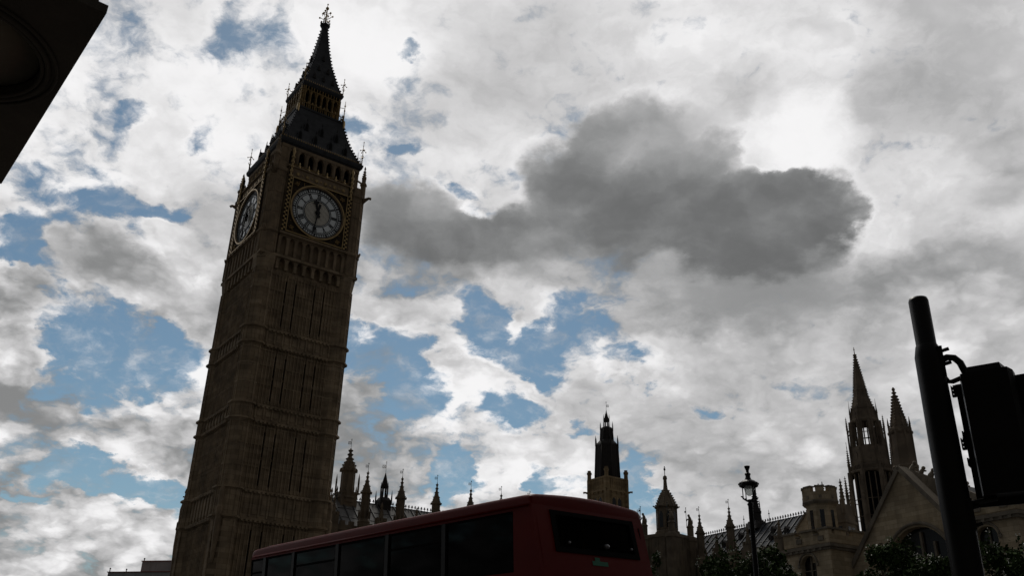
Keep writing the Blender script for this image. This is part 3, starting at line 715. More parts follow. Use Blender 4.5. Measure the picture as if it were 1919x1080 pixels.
def wing(name, label, o, rot, x0, x1, ze, zr, ydep, tur, blocks, slate):
    P = thing(name, label, 'palace wing', (*o, 0), rot, 'wings of the gothic palace')
    w = MB(); w.box(x0, x1, .35, ydep * 2, 0, ze)
    xs = x0
    step = 2.8
    n = int((x1 - x0) / step)
    for i in range(n + 1):
        x = x0 + i * step; w.box(x - .3, x + .3, -.15, .4, 0, ze - .9); w.box(x - .12, x + .12, -.25, .4, 0, ze - 1.2)
    for z in (6.5, 12.2, 17.8, ze - 1.6): w.box(x0, x1, -.1, .4, z, z + .9); w.box(x0, x1, -.3, .4, z + .9, z + 1.15)
    for i in range(int((x1 - x0) / 1.4)):
        x = x0 + i * 1.4; w.box(x, x + .75, .0, .35, ze - .45, ze + .65 if i % 1 == 0 else ze)
    w.box(x0, x1, -.05, .3, ze - .6, ze + .1)
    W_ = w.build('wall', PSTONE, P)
    for i in range(n):
        for z0, z1 in ((1.5, 6.3), (7.8, 12), (13.6, 17.6), (19.2, ze - 1.9)):
            g_ = MB(); g_.box(x0 + i * step + .5, x0 + i * step + step - .5, .30, .345, z0, z1); g_.build('window', DGLASS, P)
    r = MB(); r.prism([(.6, ze + .02), (ydep, zr), (ydep * 2 - .6, ze + .02)], x0, x1, 'x'); R = r.build('roof', slate, P)
    rl = MB(); L = hypot(ydep - .6, zr - ze); a = atan2(zr - ze, ydep - .6)
    for i in range(int((x1 - x0) / 1.45)):            # raised seams running down the slope
        x = x0 + .7 + i * 1.45; c = Vector((x, .6 + (ydep - .6) / 2, (ze + zr) / 2)); rl.obox(c + Vector((0, -sin(a), cos(a))) * .07, (.16, L, .16), Matrix.Rotation(a, 3, 'X'))
    for q in (.33, .66):
        c = Vector(((x0 + x1) / 2, .6 + (ydep - .6) * q, ze + (zr - ze) * q)); rl.obox(c + Vector((0, -sin(a), cos(a))) * .03, (x1 - x0, .07, .07), Matrix.Rotation(a, 3, 'X'))
    rl.build('roof_seam', LEAD, R)
    cresting(P, x0, x1, ydep, zr)
    for x, zt in tur: turret(P, x, -.3, 0, zt - 4.4, zt, .52)
    for x in blocks:
        b = MB(); b.box(x - .75, x + .75, -.45, .5, 0, ze + 1.2)
        for q in (-.55, 0, .55): b.box(x + q - .2, x + q + .2, -.5, .5, ze + 1.2, ze + 1.65)
        b.lathe([(.36, ze + 1.2), (.34, ze + 2.0), (.12, ze + 3.1), (.20, ze + 3.2), (.20, ze + 3.35), (.04, ze + 3.9)], 4, x, 0)
        crockets(b, [(.34, ze + 2.0), (.12, ze + 3.1)], pi / 4, 4, .35, .12, x, 0); b.build('parapet_pinnacle', PSTONE, P)
    return P
ER = atan2(.55, .834)
EW = wing('palace_wing', 'long gothic palace range with a row of spired turrets between clock tower and bus', (-20.24, 130.53), ER, -9, 58, 24.7, 29.5, 6.0,
          [(0, 34), (5.6, 34), (11.5, 34), (17.5, 34), (23.1, 34), (28.6, 34), (34.3, 34), (40, 34), (45.7, 34), (51.8, 34.4)], [-4.6, 2.8, 8.5, 14.5, 20.3, 26, 31.5], SLATE)
# roof turrets standing on the ridge
t = turret(EW, -.3, 6, 29.0, 33.9, 38.9, .92, vh=1.5, label='thick turret standing on the roof ridge')
b = MB(); b.box(-1.55, .95, 4.75, 7.25, 27.8, 30.6)
for sx in (-1.55, .95):
    for sy in (4.75, 7.25): b.lathe([(.16, 30.2), (.14, 32.6), (.02, 33.4)], 4, sx, sy); b.box(sx - .35, sx + .35, sy - .1, sy + .1, 30.3, 30.5)
b.build('turret_base', PSTONE, t)
ln = MB(); ln.box(4.95, 6.75, 5.1, 6.9, 27.0, 30.2); ln.prism([(4.95, 5.1), (6.75, 5.1), (6.75, 6.9), (4.95, 6.9)], 30.2, 30.7, 'z', .65, (5.85, 6))
for sx in (4.95, 6.75):
    for sy in (5.1, 6.9): ln.lathe([(.13, 29.6), (.11, 30.9), (.02, 31.8)], 4, sx, sy)
vl = ln.build('roof_lantern', DIRON, EW)
ln = MB()
for k in range(8):
    a = k * pi / 4; ln.obox((5.85 + .55 * cos(a), 6 + .55 * sin(a), 31.5), (.14, .2, 2.0), Matrix.Rotation(a, 3, 'Z'))
ln.lathe([(.60, 32.2), (.56, 32.5), (.2, 33.9), (.05, 34.5)], 8, 5.85, 6)
for k in range(8): ln.lathe([(.07, 32.2), (.01, 33.1)], 4, 5.85 + .56 * cos(k * pi / 4), 6 + .56 * sin(k * pi / 4))
ln.build('open_stage', DIRON, vl)
m = MB(); m.merge(vane(1.9, .5, -1), Matrix.Translation((5.85, 6, 34.4)) @ Matrix.Rotation(-ER, 4, 'Z')); m.build('weathervane', OLDGOLD, vl)
m = MB(); m.lathe([(.3, 29.4), (.35, 29.9), (.12, 30.4), (.28, 30.6), (.08, 31.2), (.04, 32)], 6, -3.8, 6); m.merge(vane(1.6, .35, -1), Matrix.Translation((-3.8, 6, 31.7)) @ Matrix.Rotation(-ER, 4, 'Z')); m.build('ridge_finial', BLACK, EW)

GR = atan2(-.88, .475)
WW = wing('palace_wing', 'gothic palace range with slate roof and slim turrets behind the street lamp', (32.05, 150.6), GR, -8, 19.5, 24.4, 29.8, 6.0,
          [(0, 33.2), (7.2, 33.2)], [3.5, 10.6, 17.3], WSLATE)
# flared fleche on the ridge behind the lamp post
fl_ = MB(); fl_.prism([(5.0, 4.4), (8.0, 4.4), (8.0, 7.6), (5.0, 7.6)], 29.0, 30.4, 'z', .60, (6.5, 6)); fl_.lathe([(1.0, 30.3), (.85, 31.6), (.95, 31.8), (.62, 32.6), (.3, 34.6), (.12, 36.0)], 8, 6.5, 6)
crockets(fl_, [(.85, 31.8), (.3, 34.6), (.1, 36)], pi / 8, 8, .4, .16, 6.5, 6)
for k in range(4): fl_.lathe([(.07, 31), (.06, 33.2), (.01, 33.8)], 4, 6.5 + 1.0 * cos(k * pi / 2), 6 + 1.0 * sin(k * pi / 2))
fl_.build('ridge_fleche', DIRON, WW)
for x in (3.6, 9.4):
    m = MB(); m.tube([(x, 6, 29.8), (x, 6, 31.8)], [.07, .03], 5); m.ball((x, 6, 31.2), .13, 6); m.build('ridge_finial', BLACK, WW)
for x, q in ((1.8, .45), (4.8, .62), (9.2, .3), (12.2, .6), (13.0, .35), (15.5, .5)):
    y = .6 + 5.4 * q; z = 24.4 + 5.4 * q; dm = MB(); dm.prism([(x - .35, z - .3), (x + .35, z - .3), (x + .35, z + .5), (x, z + .95), (x - .35, z + .5)], y - .25, y + 1.2, 'y')
    dm.build('roof_vent', DIRON, WW)

# ---------------------------------------------------------------- corner tower
CT = thing('corner_tower', 'broad octagonal stone tower with crocketed conical cap and crouching statues, right of the bus', 'stone tower', (26.82, 152.67, 0), GR + .3)
b = MB(); b.box(-3.2, 3.2, -3.2, 3.2, 0, 28.6); b.box(-3.5, 3.5, -3.5, 3.5, 20.8, 21.4); b.box(-3.35, 3.35, -3.35, 3.35, 28.0, 28.5)
for s1 in (-1, 1):
    for s2 in (-1, 1): b.lathe([(octa(1.0), 0), (octa(1.0), 27.6), (octa(1.15), 27.8), (octa(1.0), 28.4), (.6, 28.6), (.6, 30.0), (.75, 30.1), (.5, 30.4)], 8, s1 * 3.0, s2 * 3.0)
for q in (-1.5, 0, 1.5):
    for s1 in (0, 1, 2, 3): b.merge((lambda z: (z.box(q - .12, q + .12, -3.3, -3.1, 0, 27.9), z)[1])(MB()), Matrix.Rotation(s1 * pi / 2, 4, 'Z'))
b.build('base', PSTONE, CT)
b = MB(); b.lathe([(octa(2.2), 28.6), (octa(2.1), 29.2), (octa(1.75), 29.4), (octa(1.75), 33.0), (octa(2.05), 33.2), (octa(2.05), 33.45), (octa(1.8), 33.55)], 8)
for k in range(8):
    a = k * pi / 4 + pi / 8; b.obox((octa(1.75) * cos(a), octa(1.75) * sin(a), 31.2), (.2, .2, 3.6), Matrix.Rotation(a, 3, 'Z'))
    a = k * pi / 4; b.tube([(1.9 * cos(a), 1.9 * sin(a), 33.2), (2.5 * cos(a), 2.5 * sin(a), 33.45)], [.16, .12], 5)
b.build('octagon_stage', PSTONE, CT)
for k in range(8):
    a = k * pi / 4; o = MB(); o.prism([(-.4, 29.8), (.4, 29.8), (.4, 31.9), (0, 32.6), (-.4, 31.9)], -1.77, -1.74, 'y'); MB().merge(o, Matrix.Rotation(a, 4, 'Z')).build('lancet_window', DGLASS, CT)
pf = [(octa(1.85), 33.5), (octa(1.5), 34.3), (octa(.95), 35.4), (octa(.42), 36.3)]
b = MB(); b.lathe(pf + [(.36, 37.0), (.30, 37.9), (.42, 38.1), (.36, 38.5), (.1, 38.7)], 8); crockets(b, pf, pi / 8, 8, .38, .24); cap = b.build('cap', PSTONE, CT)
m = MB(); m.tube([(0, 0, 38.6), (0, 0, 40.2)], [.07, .05], 6); m.ball((0, 0, 39.7), .2, 6); m.box(-.2, .2, -.04, .04, 39.9, 40.0); m.ball((0, 0, 40.2), .1, 6); m.build('finial', BLACK, cap)
for s1, s2 in ((1, -1), (-1, -1), (1, 1), (-1, 1)):    # heraldic beasts holding vane poles
    m = MB(); x, y = 3.0 * s1, 3.0 * s2
    m.tube([(x, y, 30.3), (x + .05, y, 31.0), (x, y, 31.6), (x - .12, y, 31.9)], [.50, .42, .28, .20], 7); m.ball((x - .2, y, 32.05), .24, 7); m.tube([(x - .2, y, 31.4), (x - .55, y, 31.5), (x - .7, y, 31.2)], [.14, .12, .1], 5); m.tube([(x + .3, y, 30.4), (x + .6, y, 30.7), (x + .55, y, 31.3)], [.09, .07, .05], 5)
    st = m.build('statue', PSTONE, CT)
    m = MB(); m.tube([(x - .75, y, 30.2), (x - .75, y, 33.4)], .05, 5); m.box(x - 1.05, x - .8, y - .02, y + .02, 32.6, 32.9); m.ball((x - .75, y, 33.4), .1, 5); m.build('vane_pole', BLACK, st)

# ---------------------------------------------------------------- ventilation tower
VT = thing('ventilation_tower', 'square tan stone tower carrying a tall dark stepped iron spire, rising behind the bus', 'tower', (18.35, 163.98, 0), -.1105 + pi / 4 - .06)
A = 2.35
b = MB(); b.box(-A, A, -A, A, 0, 40.3); b.box(-A - .18, A + .18, -A - .18, A + .18, 37.8, 38.15)
Fv = MB()
for j in range(8): Fv.box(-A + .4 + j * .52, -A + .56 + j * .52, -A - .1, -A, 38.3, 40.2)
Fv.box(-A, A, -A - .14, -A + .1, 40.1, 40.4)
for q in (-1.25, 0, 1.25): Fv.obox((q, -A - .16, 37.6), (.25, .35, .3), Matrix.Identity(3))
Fv.box(-1.35, -1.2, -A - .1, -A, 30, 36.9); Fv.box(1.2, 1.35, -A - .1, -A, 30, 36.9); Fv.box(-.12, .12, -A - .1, -A, 30, 36.9); Fv.box(-1.35, 1.35, -A - .12, -A, 36.9, 37.1)
b.merge(Fv.spin4()); b.build('wall', VSTONE, VT)
for k in range(4):
    for s_ in (-.66, .66):
        w = MB(); w.prism([(s_ - .4, 32), (s_ + .4, 32), (s_ + .4, 36.3), (s_, 36.8), (s_ - .4, 36.3)], -A - .03, -A - .012, 'y'); MB().merge(w, Matrix.Rotation(k * pi / 2, 4, 'Z')).build('louvre_window', DGLASS, VT)
for sx in (-1, 1):
    for sy in (-1, 1):
        b = MB(); b.lathe([(octa(.42), 30), (octa(.42), 40.2), (octa(.36), 40.4), (octa(.34), 41.2), (octa(.44), 41.35), (octa(.44), 41.65), (octa(.30), 41.7), (octa(.30), 42.0)], 8, sx * A, sy * A)
        b.build('corner_turret', VSTONE, VT); a = atan2(sy, sx)
        b = MB(); b.tube([(sx * (A + .2), sy * (A + .2), 37.9), (sx * (A + .55), sy * (A + .55), 38.05), (sx * (A + .8), sy * (A + .8), 38.0)], [.22, .16, .2], 6); b.build('gargoyle', VSTONE, VT)
b = MB(); b.lathe([(octa(2.25), 40.0), (octa(2.0), 46.6), (octa(1.85), 46.9), (octa(1.35), 47.5), (octa(1.22), 47.7), (octa(1.12), 49.7), (octa(1.0), 50.0), (octa(.55), 50.3)], 8)
for k in range(8):
    a = k * pi / 4 + pi / 8
    b.tube([(octa(2.25) * cos(a), octa(2.25) * sin(a), 40.2), (octa(2.0) * cos(a), octa(2.0) * sin(a), 46.6)], .10, 5); b.lathe([(.12, 46.4), (.10, 47.6), (.02, 48.4)], 4, octa(2.02) * cos(a), octa(2.02) * sin(a))
    b.tube([(octa(1.22) * cos(a), octa(1.22) * sin(a), 47.7), (octa(1.12) * cos(a), octa(1.12) * sin(a), 49.8)], .07, 5); b.lathe([(.09, 49.6), (.07, 50.5), (.01, 51.2)], 4, octa(1.14) * cos(a), octa(1.14) * sin(a))
    a = k * pi / 4
    for q in (-.5, 0, .5):
        b.tube([(2.22 * cos(a) - q * sin(a), 2.22 * sin(a) + q * cos(a), 40.3), (1.99 * cos(a) - q * sin(a), 1.99 * sin(a) + q * cos(a), 46.4)], .05, 4)
isp = b.build('iron_spire', DIRON, VT)
b = MB()
for k in range(8):
    a = k * pi / 4 + pi / 8; b.obox((.5 * cos(a), .5 * sin(a), 50.9), (.11, .14, 1.5), Matrix.Rotation(a, 3, 'Z')); b.lathe([(.06, 51.4), (.05, 52.2), (.01, 52.7)], 4, .56 * cos(a), .56 * sin(a))
b.lathe([(.60, 51.3), (.62, 51.6), (.42, 52.0), (.16, 52.9), (.05, 53.5)], 8); b.build('open_stage', DIRON, isp)
m = MB(); m.merge(vane(1.9, .42, 1), Matrix.Translation((0, 0, 53.3)) @ Matrix.Rotation(.1105 - pi / 4 + .06, 4, 'Z')); m.build('weathervane', BLACK, isp)

# ---------------------------------------------------------------- octagonal central spire
SPX = 1.25
CS = thing('octagonal_spire', 'tall octagonal stone spire with open lancets and flying pinnacles, farthest and highest on the right', 'spire', (79.98 + SPX * .928, 199.57 - SPX * .372, 0), -.38)
b = MB(); pfl = [(octa(2.05), 66.8), (octa(1.4), 69.5), (octa(.8), 74.5), (octa(.18), 79.6)]
b.lathe([(octa(2.3), 66.2), (octa(2.3), 66.7)] + pfl, 8); crockets(b, pfl, pi / 8, 8, .62, .22)
b.lathe([(octa(1.25), 70.6), (octa(1.35), 70.9), (octa(1.2), 71.2)], 8); cone = b.build('spire_cone', SPSTONE, CS)
m = MB(); m.lathe([(.1, 79.4), (.4, 79.7), (.4, 79.9), (.1, 80.1), (.06, 81.8)], 8); m.ball((0, 0, 81.2), .16, 6); m.build('finial', DSTONE, cone)
def oct_stage(mb, r0, r1, z0, z1, open_=True, post=.34, nmid=1):
    for k in range(8):
        a = k * pi / 4 + pi / 8
        mb.tube([(octa(r0) * cos(a), octa(r0) * sin(a), z0), (octa(r1) * cos(a), octa(r1) * sin(a), z1)], post, 6, False)
        a = k * pi / 4
        o = MB(); hw0 = r1 * .4142
        for i in range(nmid):
            q = 0 if nmid == 1 else (-hw0 * .33, hw0 * .33)[i]
            o.box(q - .11, q + .11, -r1 + .02, -r1 + .4, z0, z1 - .5)
        for z in (z0 + (z1 - z0) * .28, z0 + (z1 - z0) * .55): o.box(-hw0, hw0, -r1 + .04, -r1 + .24, z - .06, z + .06)
        ol = arch_outline(hw0 * 2 - .5, z1 - 1.0, z1 - .15, 4); o.prism([(-hw0, z1)] + [(-hw0, z1 - 1.0)] + ol[::-1] + [(hw0, z1 - 1.0), (hw0, z1)], -r1, -r1 + .35, 'y')
        mb.merge(o, Matrix.Rotation(a, 4, 'Z'))
b = MB(); oct_stage(b, 2.75, 2.55, 57.4, 63.2, post=.62, nmid=2)
b.lathe([(octa(2.6), 63.0), (octa(2.75), 63.3), (octa(2.75), 63.6), (octa(2.5), 63.9), (octa(2.35), 66.1)], 8)
for k in range(8):
    o = MB(); o.prism([(-.32, 64.2), (.32, 64.2), (.32, 65.3), (0, 65.8), (-.32, 65.3)], -2.52, -2.40, 'y'); b.merge(o, Matrix.Rotation(k * pi / 4, 4, 'Z'))
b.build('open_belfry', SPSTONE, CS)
b = MB(); b.lathe([(octa(4.05), 51.6), (octa(3.9), 52.9), (octa(3.6), 53.1), (octa(3.3), 57.0), (octa(3.35), 57.3), (octa(2.9), 57.5)], 8)
for k in range(8):
    o = MB(); o.prism([(-.4, 54.3), (.4, 54.3), (.4, 55.6), (0, 56.1), (-.4, 55.6)], -3.56, -3.36, 'y')
    for q in range(9): o.box(-1.6 + q * .4 - .05, -1.6 + q * .4 + .05, -4.12, -3.95, 51.7, 52.9)
    b.merge(o, Matrix.Rotation(k * pi / 4, 4, 'Z'))
b.build('middle_stage', SPSTONE, CS)
b = MB(); oct_stage(b, 4.25, 4.05, 38, 51.6, post=.5, nmid=2); b.lathe([(octa(4.5), 20), (octa(4.5), 38.2)], 8); b.lathe([(octa(4.2), 51.4), (octa(4.3), 51.7), (octa(4.1), 51.9)], 8); b.build('lower_stage', SPSTONE, CS)
b = MB(); b.lathe([(octa(3.3), 36), (octa(3.3), 51.3)], 8); b.build('stage_core', VOID, CS)
for k in range(8):
    a = k * pi / 4 + pi / 8
    m = MB(); r = 3.75; m.lathe([(.20, 52.8), (.17, 61.5), (.26, 61.6), (.20, 61.8), (.04, 64.4)], 6, r * cos(a), r * sin(a))
    m.tube([(r * cos(a), r * sin(a), 60.8), (3.0 * cos(a), 3.0 * sin(a), 61.7), (2.65 * cos(a), 2.65 * sin(a), 62.2)], .12, 5); m.tube([(r * cos(a), r * sin(a), 57.2), (3.0 * cos(a), 3.0 * sin(a), 57.6)], .12, 5)
    crockets(m, [(.18, 62), (.04, 64.2)], 0, 4, .4, .12, r * cos(a), r * sin(a)); m.build('flying_pinnacle', SPSTONE, CS)
    m = MB(); r = 5.5; m.lathe([(.34, 36), (.30, 46.2), (.40, 46.4), (.30, 46.7), (.05, 50.8)], 6, r * cos(a), r * sin(a)); crockets(m, [(.28, 46.8), (.05, 50.6)], 0, 4, .5, .16, r * cos(a), r * sin(a))
    m.tube([(r * cos(a), r * sin(a), 44.0), (4.9 * cos(a), 4.9 * sin(a), 45.6), (4.3 * cos(a), 4.3 * sin(a), 46.4)], .22, 5); m.build('flying_pinnacle', SPSTONE, CS)
    m = MB(); r = 4.35; m.lathe([(.30, 50.5), (.28, 53.2), (.36, 53.4), (.26, 53.6), (.04, 57.0)], 6, r * cos(a), r * sin(a)); crockets(m, [(.24, 53.7), (.05, 56.8)], 0, 4, .45, .15, r * cos(a), r * sin(a)); m.tube([(r * cos(a), r * sin(a), 56.9), (r * cos(a), r * sin(a), 58.6)], .04, 4); m.build('flying_pinnacle', SPSTONE, CS)
    m = MB(); r = 2.75; m.lathe([(.18, 63.4), (.16, 65.0), (.22, 65.1), (.03, 67.4)], 6, r * cos(a), r * sin(a)); m.tube([(r * cos(a), r * sin(a), 67.3), (r * cos(a), r * sin(a), 68.4)], .03, 4); m.build('flying_pinnacle', SPSTONE, CS)

# ---------------------------------------------------------------- round turret with a crocketed spirelet
PT = thing('spired_turret', 'thick octagonal stone turret with short crocketed spire rising behind the gable', 'turret', (50.99, 114.13, 0), -.42)
b = MB(); b.lathe([(octa(1.42), 18), (octa(1.36), 31.0), (octa(1.42), 31.2), (octa(1.30), 31.4), (octa(1.17), 35.6), (octa(1.30), 35.9), (octa(1.30), 36.2), (octa(1.0), 36.4)], 8)
for k in range(8):
    a = k * pi / 4 + pi / 8; b.obox((octa(1.22) * cos(a), octa(1.22) * sin(a), 33.5), (.14, .14, 4.2), Matrix.Rotation(a, 3, 'Z'))
    b.lathe([(.12, 34.6), (.10, 36.6), (.14, 36.7), (.02, 37.7)], 5, 1.28 * cos(a), 1.28 * sin(a))
    a = k * pi / 4; b.ball((1.2 * cos(a), 1.2 * sin(a), 35.7), .26, 6)
b.build('shaft', SPSTONE, PT)
pfl = [(octa(.95), 36.4), (octa(.55), 38.4), (octa(.2), 40.9)]
b = MB(); b.lathe(pfl + [(.12, 41.0), (.32, 41.2), (.12, 41.4), (.22, 41.7), (.05, 42.0)], 8); crockets(b, pfl, pi / 8, 8, .38, .2); b.build('spirelet', SPSTONE, PT)

# ---------------------------------------------------------------- gabled hall with two flanking blocks
HT = thing('gabled_hall', 'pale stone gabled hall with a great pointed window between two parapeted blocks', 'hall', (36.9, 82.8, 0), GR)
def wall_panel(mb, x0, x1, z0, z1, y0, y1, wins, axis='y'):
    """wall with pointed openings: wins = [(centre, width, sill, spring, top)]"""
    x = x0
    for c, w, si, sg, tp in wins:
        if c - w / 2 > x: mb.prism([(x, z0), (c - w / 2, z0), (c - w / 2, z1), (x, z1)], y0, y1, axis)
        mb.prism([(c - w / 2, z0), (c + w / 2, z0), (c + w / 2, si), (c - w / 2, si)], y0, y1, axis)
        o = arch_outline(w, sg, tp, 5); mb.prism([(c - w / 2, z1)] + [(c + p, z) for p, z in o[::-1]] + [(c + w / 2, z1)], y0, y1, axis)
        x = c + w / 2
    mb.prism([(x, z0), (x1, z0), (x1, z1), (x, z1)], y0, y1, axis)
GX, GY = -3.0, 3.0
gb = MB(); gw = 9.2; ga = 23.8; gbz = ga - gw * 1.19
o = arch_outline(8.2, 13.2, 18.3, 10)
gb.prism([(GX - gw, 0), (GX - gw, gbz), (GX, ga), (GX + gw, gbz), (GX + gw, 0), (GX + 4.1, 0)] + [(GX + .75 + x, z) for x, z in o] + [(GX - 4.1 + .75, 0)], GY, GY + .9, 'y')
gb.build('gable_wall', HSTONE, HT)
tr = MB()
for i, q in enumerate((-2.7, -1.35, 0, 1.35, 2.7)): tr.box(GX + .75 + q - .11, GX + .75 + q + .11, GY + .55, GY + .8, 0, 17.9 - abs(q) * .75)
for z in (9, 13.2): tr.box(GX - 3.35, GX + 4.85, GY + .56, GY + .79, z - .1, z + .1)
for s_ in (-1, 1):
    for q in (1.35, 2.7): tr.tube([(GX + .75 + s_ * q, GY + .68, 13.2), (GX + .75 + s_ * q * .6, GY + .68, 14.8), (GX + .75, GY + .68, 15.6 + (q < 2) * .6)], .09, 5)
gwn = MB(); gwn.box(GX - 3.6, GX + 5.1, GY + .82, GY + .86, 0, 18.4); gwo = gwn.build('great_window', DGLASS, HT); tr.build('tracery', HTRIM, gwo)
hm = MB(); o = arch_outline(8.6, 13.2, 18.62, 10)
hm.tube([(GX + .75 + x, GY - .02, z) for x, z in o], .17, 6); hm.build('hood_mould', HTRIM, gwo)
cp = MB()
for s_ in (-1, 1):
    L = hypot(gw, gw * 1.19); c = Vector((GX + s_ * gw / 2, GY + .4, ga - gw * 1.19 / 2)); cp.obox(c + Vector((s_ * .12, 0, .12)), (L + .5, 1.3, .42), Matrix.Rotation(s_ * atan(1.19) if False else s_ * atan2(1.19, 1), 3, 'Y'))
cp.build('gable_coping', HTRIM, HT)
rf = MB(); rf.prism([(GX - gw, gbz - .1), (GX, ga - .2), (GX + gw, gbz - .1)], GY + 6.7, GY + 45, 'y'); rf.build('roof', SLATE, HT)
# second, higher raking parapet behind, with carved beasts along it
bk = MB(); by = GY + 2.0                            # plane five metres behind the facade
bk.prism([(-4.4, 18), (-4.4, 24.3), (-3.4, 24.3), (3.4, 20.6), (7.5, 20.0), (7.5, 12)], by, by + .6, 'y'); bk.build('rear_parapet', HTRIM, HT)
for i, (x, z) in enumerate(((-3.2, 24.15), (-2.3, 23.6), (-1.3, 23.05), (-.2, 22.5), (.9, 21.9), (2.0, 21.3))):
    m = MB(); q = .8 if i % 2 else 1.
    m.tube([(x - .35 * q, by + .3, z - .3), (x, by + .3, z + .3 * q), (x + .18, by + .3, z + .6 * q)], [.34 * q, .28 * q, .15], 6); m.ball((x + .30, by + .3, z + .72 * q), .2, 6); m.tube([(x + .1, by + .3, z + .35), (x + .55, by + .3, z + .25)], [.13, .08], 5)
    m.build('carved_beast', HTRIM, HT)
def flank(x0, x1, wx, side):
    w = MB(); wall_panel(w, x0, x1, 0, 17.3, 0, .8, [(wx, 2.0, 14.2, 15.9, 16.7)])
    w.box(x0, x1, 7.2, 8, 0, 17.3); w.box(x0, x0 + .8, .8, 7.2, 0, 17.3); w.box(x1 - .8, x1, .8, 7.2, 0, 17.3)
    w.box(x0 + .05, x1 - .05, .05, 7.95, 17.3, 17.7); fw = w.build('flank_wall', HSTONE, HT)
    sc = MB(); sc.box(x0 - .32, x1 + .32, -.32, 8.3, 17.25, 17.55); sc.box(x0 - .18, x1 + .18, -.18, 8.2, 17.0, 17.25)
    for j in range(int((x1 - x0) / .8)): sc.box(x0 + .2 + j * .8, x0 + .5 + j * .8, -.30, -.17, 17.0, 17.24)
    sc.build('string_course', HTRIM, HT)
    p = MB(); n = 3; L = (x1 - x0); pz = 19.0
    p.box(x0, x1, 0, .5, 17.7, 18.55); p.box(x0, x0 + .5, .5, 8, 17.7, 18.55); p.box(x1 - .5, x1, .5, 8, 17.7, 18.55)
    q = L / (2 * n - 1)
    for j in range(n):
        a = x0 + 2 * j * q; p.box(a, a + q * 1.35 if j < n - 1 else x1, 0, .5, 18.55, pz)
    for j in range(3):
        for xx in (x0, x1 - .5): p.box(xx, xx + .5, .9 + j * 2.6, 2.5 + j * 2.6, 18.55, pz)
    p.build('parapet', HSTONE, HT)
    c = MB()
    for j in range(n):
        a = x0 + 2 * j * q; c.box(a - .12, (a + q * 1.35 if j < n - 1 else x1) + .12, -.14, .62, pz, pz + .2)
    for j in range(n - 1):
        a = x0 + 2 * j * q + q * 1.35; c.box(a + .12, a + q * .65 - .12, -.1, .6, 18.55, 18.68)
    for j in range(3):
        for xx in (x0, x1 - .5): c.box(xx - .14, xx + .64, .8 + j * 2.6, 2.6 + j * 2.6, pz, pz + .2)
    for xx in (x0 + 2.2, x1 - 1.0): c.box(xx - .35, xx + .35, -.12, 0, 17.95, 18.4)
    c.build('parapet_coping', HTRIM, HT)
    wn = MB(); wn.box(wx - 1.0, wx + 1.0, .55, .6, 14.2, 16.7); wo = wn.build('window', DGLASS, HT)
    fr = MB(); fr.box(wx - .07, wx + .07, .40, .55, 14.2, 16.6); fr.box(wx - 1.0, wx + 1.0, .42, .54, 15.2, 15.3); fr.box(wx - 1.15, wx + 1.15, -.12, .5, 14.0, 14.2)
    fr.tube([(wx + x, -.04, z) for x, z in arch_outline(2.4, 15.9, 16.95, 6)], .10, 5); fr.box(wx - 1.38, wx - 1.1, -.12, .02, 15.6, 15.9); fr.box(wx + 1.1, wx + 1.38, -.12, .02, 15.6, 15.9)
    fr.build('window_frame', HTRIM, wo)
flank(-16.2, -10.05, -13.1, -1); flank(4.2, 9.85, 6.85, 1)
tu = MB(); tx_, ty_ = -12.4, 1.95
tu.lathe([(octa(1.45), 16), (octa(1.45), 21.65), (octa(1.5), 21.75), (octa(1.72), 22.1), (octa(1.72), 23.0)], 8, tx_, ty_)
for k in range(8):
    a = k * pi / 4; tu.obox((tx_ + 1.5 * cos(a), ty_ + 1.5 * sin(a), 23.25), (.45, .85, .5), Matrix.Rotation(a, 3, 'Z'))
tt_ = tu.build('crenellated_turret', HSTONE, HT)
tu = MB()
for k in range(8):
    a = k * pi / 4; tu.obox((tx_ + 1.5 * cos(a), ty_ + 1.5 * sin(a), 23.58), (.6, 1.0, .14), Matrix.Rotation(a, 3, 'Z'))
    tu.obox((tx_ + 1.73 * cos(a), ty_ + 1.73 * sin(a), 22.5), (.06, .3, .3), Matrix.Rotation(a, 3, 'Z'))
tu.lathe([(octa(1.6), 21.8), (octa(1.8), 22.05), (octa(1.76), 22.2), (octa(1.6), 22.25)], 8, tx_, ty_); tu.lathe([(.12, 22.9), (.2, 23.7), (.02, 24.2)], 5, tx_, ty_); tu.build('turret_coping', HTRIM, tt_)
for k in range(8):
    a = k * pi / 4; tu = MB(); tu.obox((tx_ + 1.455 * cos(a), ty_ + 1.455 * sin(a), 20.2), (.03, .42, 2.0), Matrix.Rotation(a, 3, 'Z')); tu.build('turret_slit', DGLASS, tt_)
g2 = MB(); g2.prism([(-16.1, 17.6), (-16.1, 19.9), (-14.5, 21.3), (-13.7, 21.3), (-13.0, 17.6)], 1.9, 2.5, 'y'); g2.build('side_gable', HSTONE, HT)
g2 = MB(); g2.obox((-15.35, 2.2, 20.68), (2.2, .8, .22), Matrix.Rotation(-.72, 3, 'Y')); g2.box(-14.6, -13.5, 1.8, 2.6, 21.3, 21.52); g2.build('side_gable_coping', HTRIM, HT)
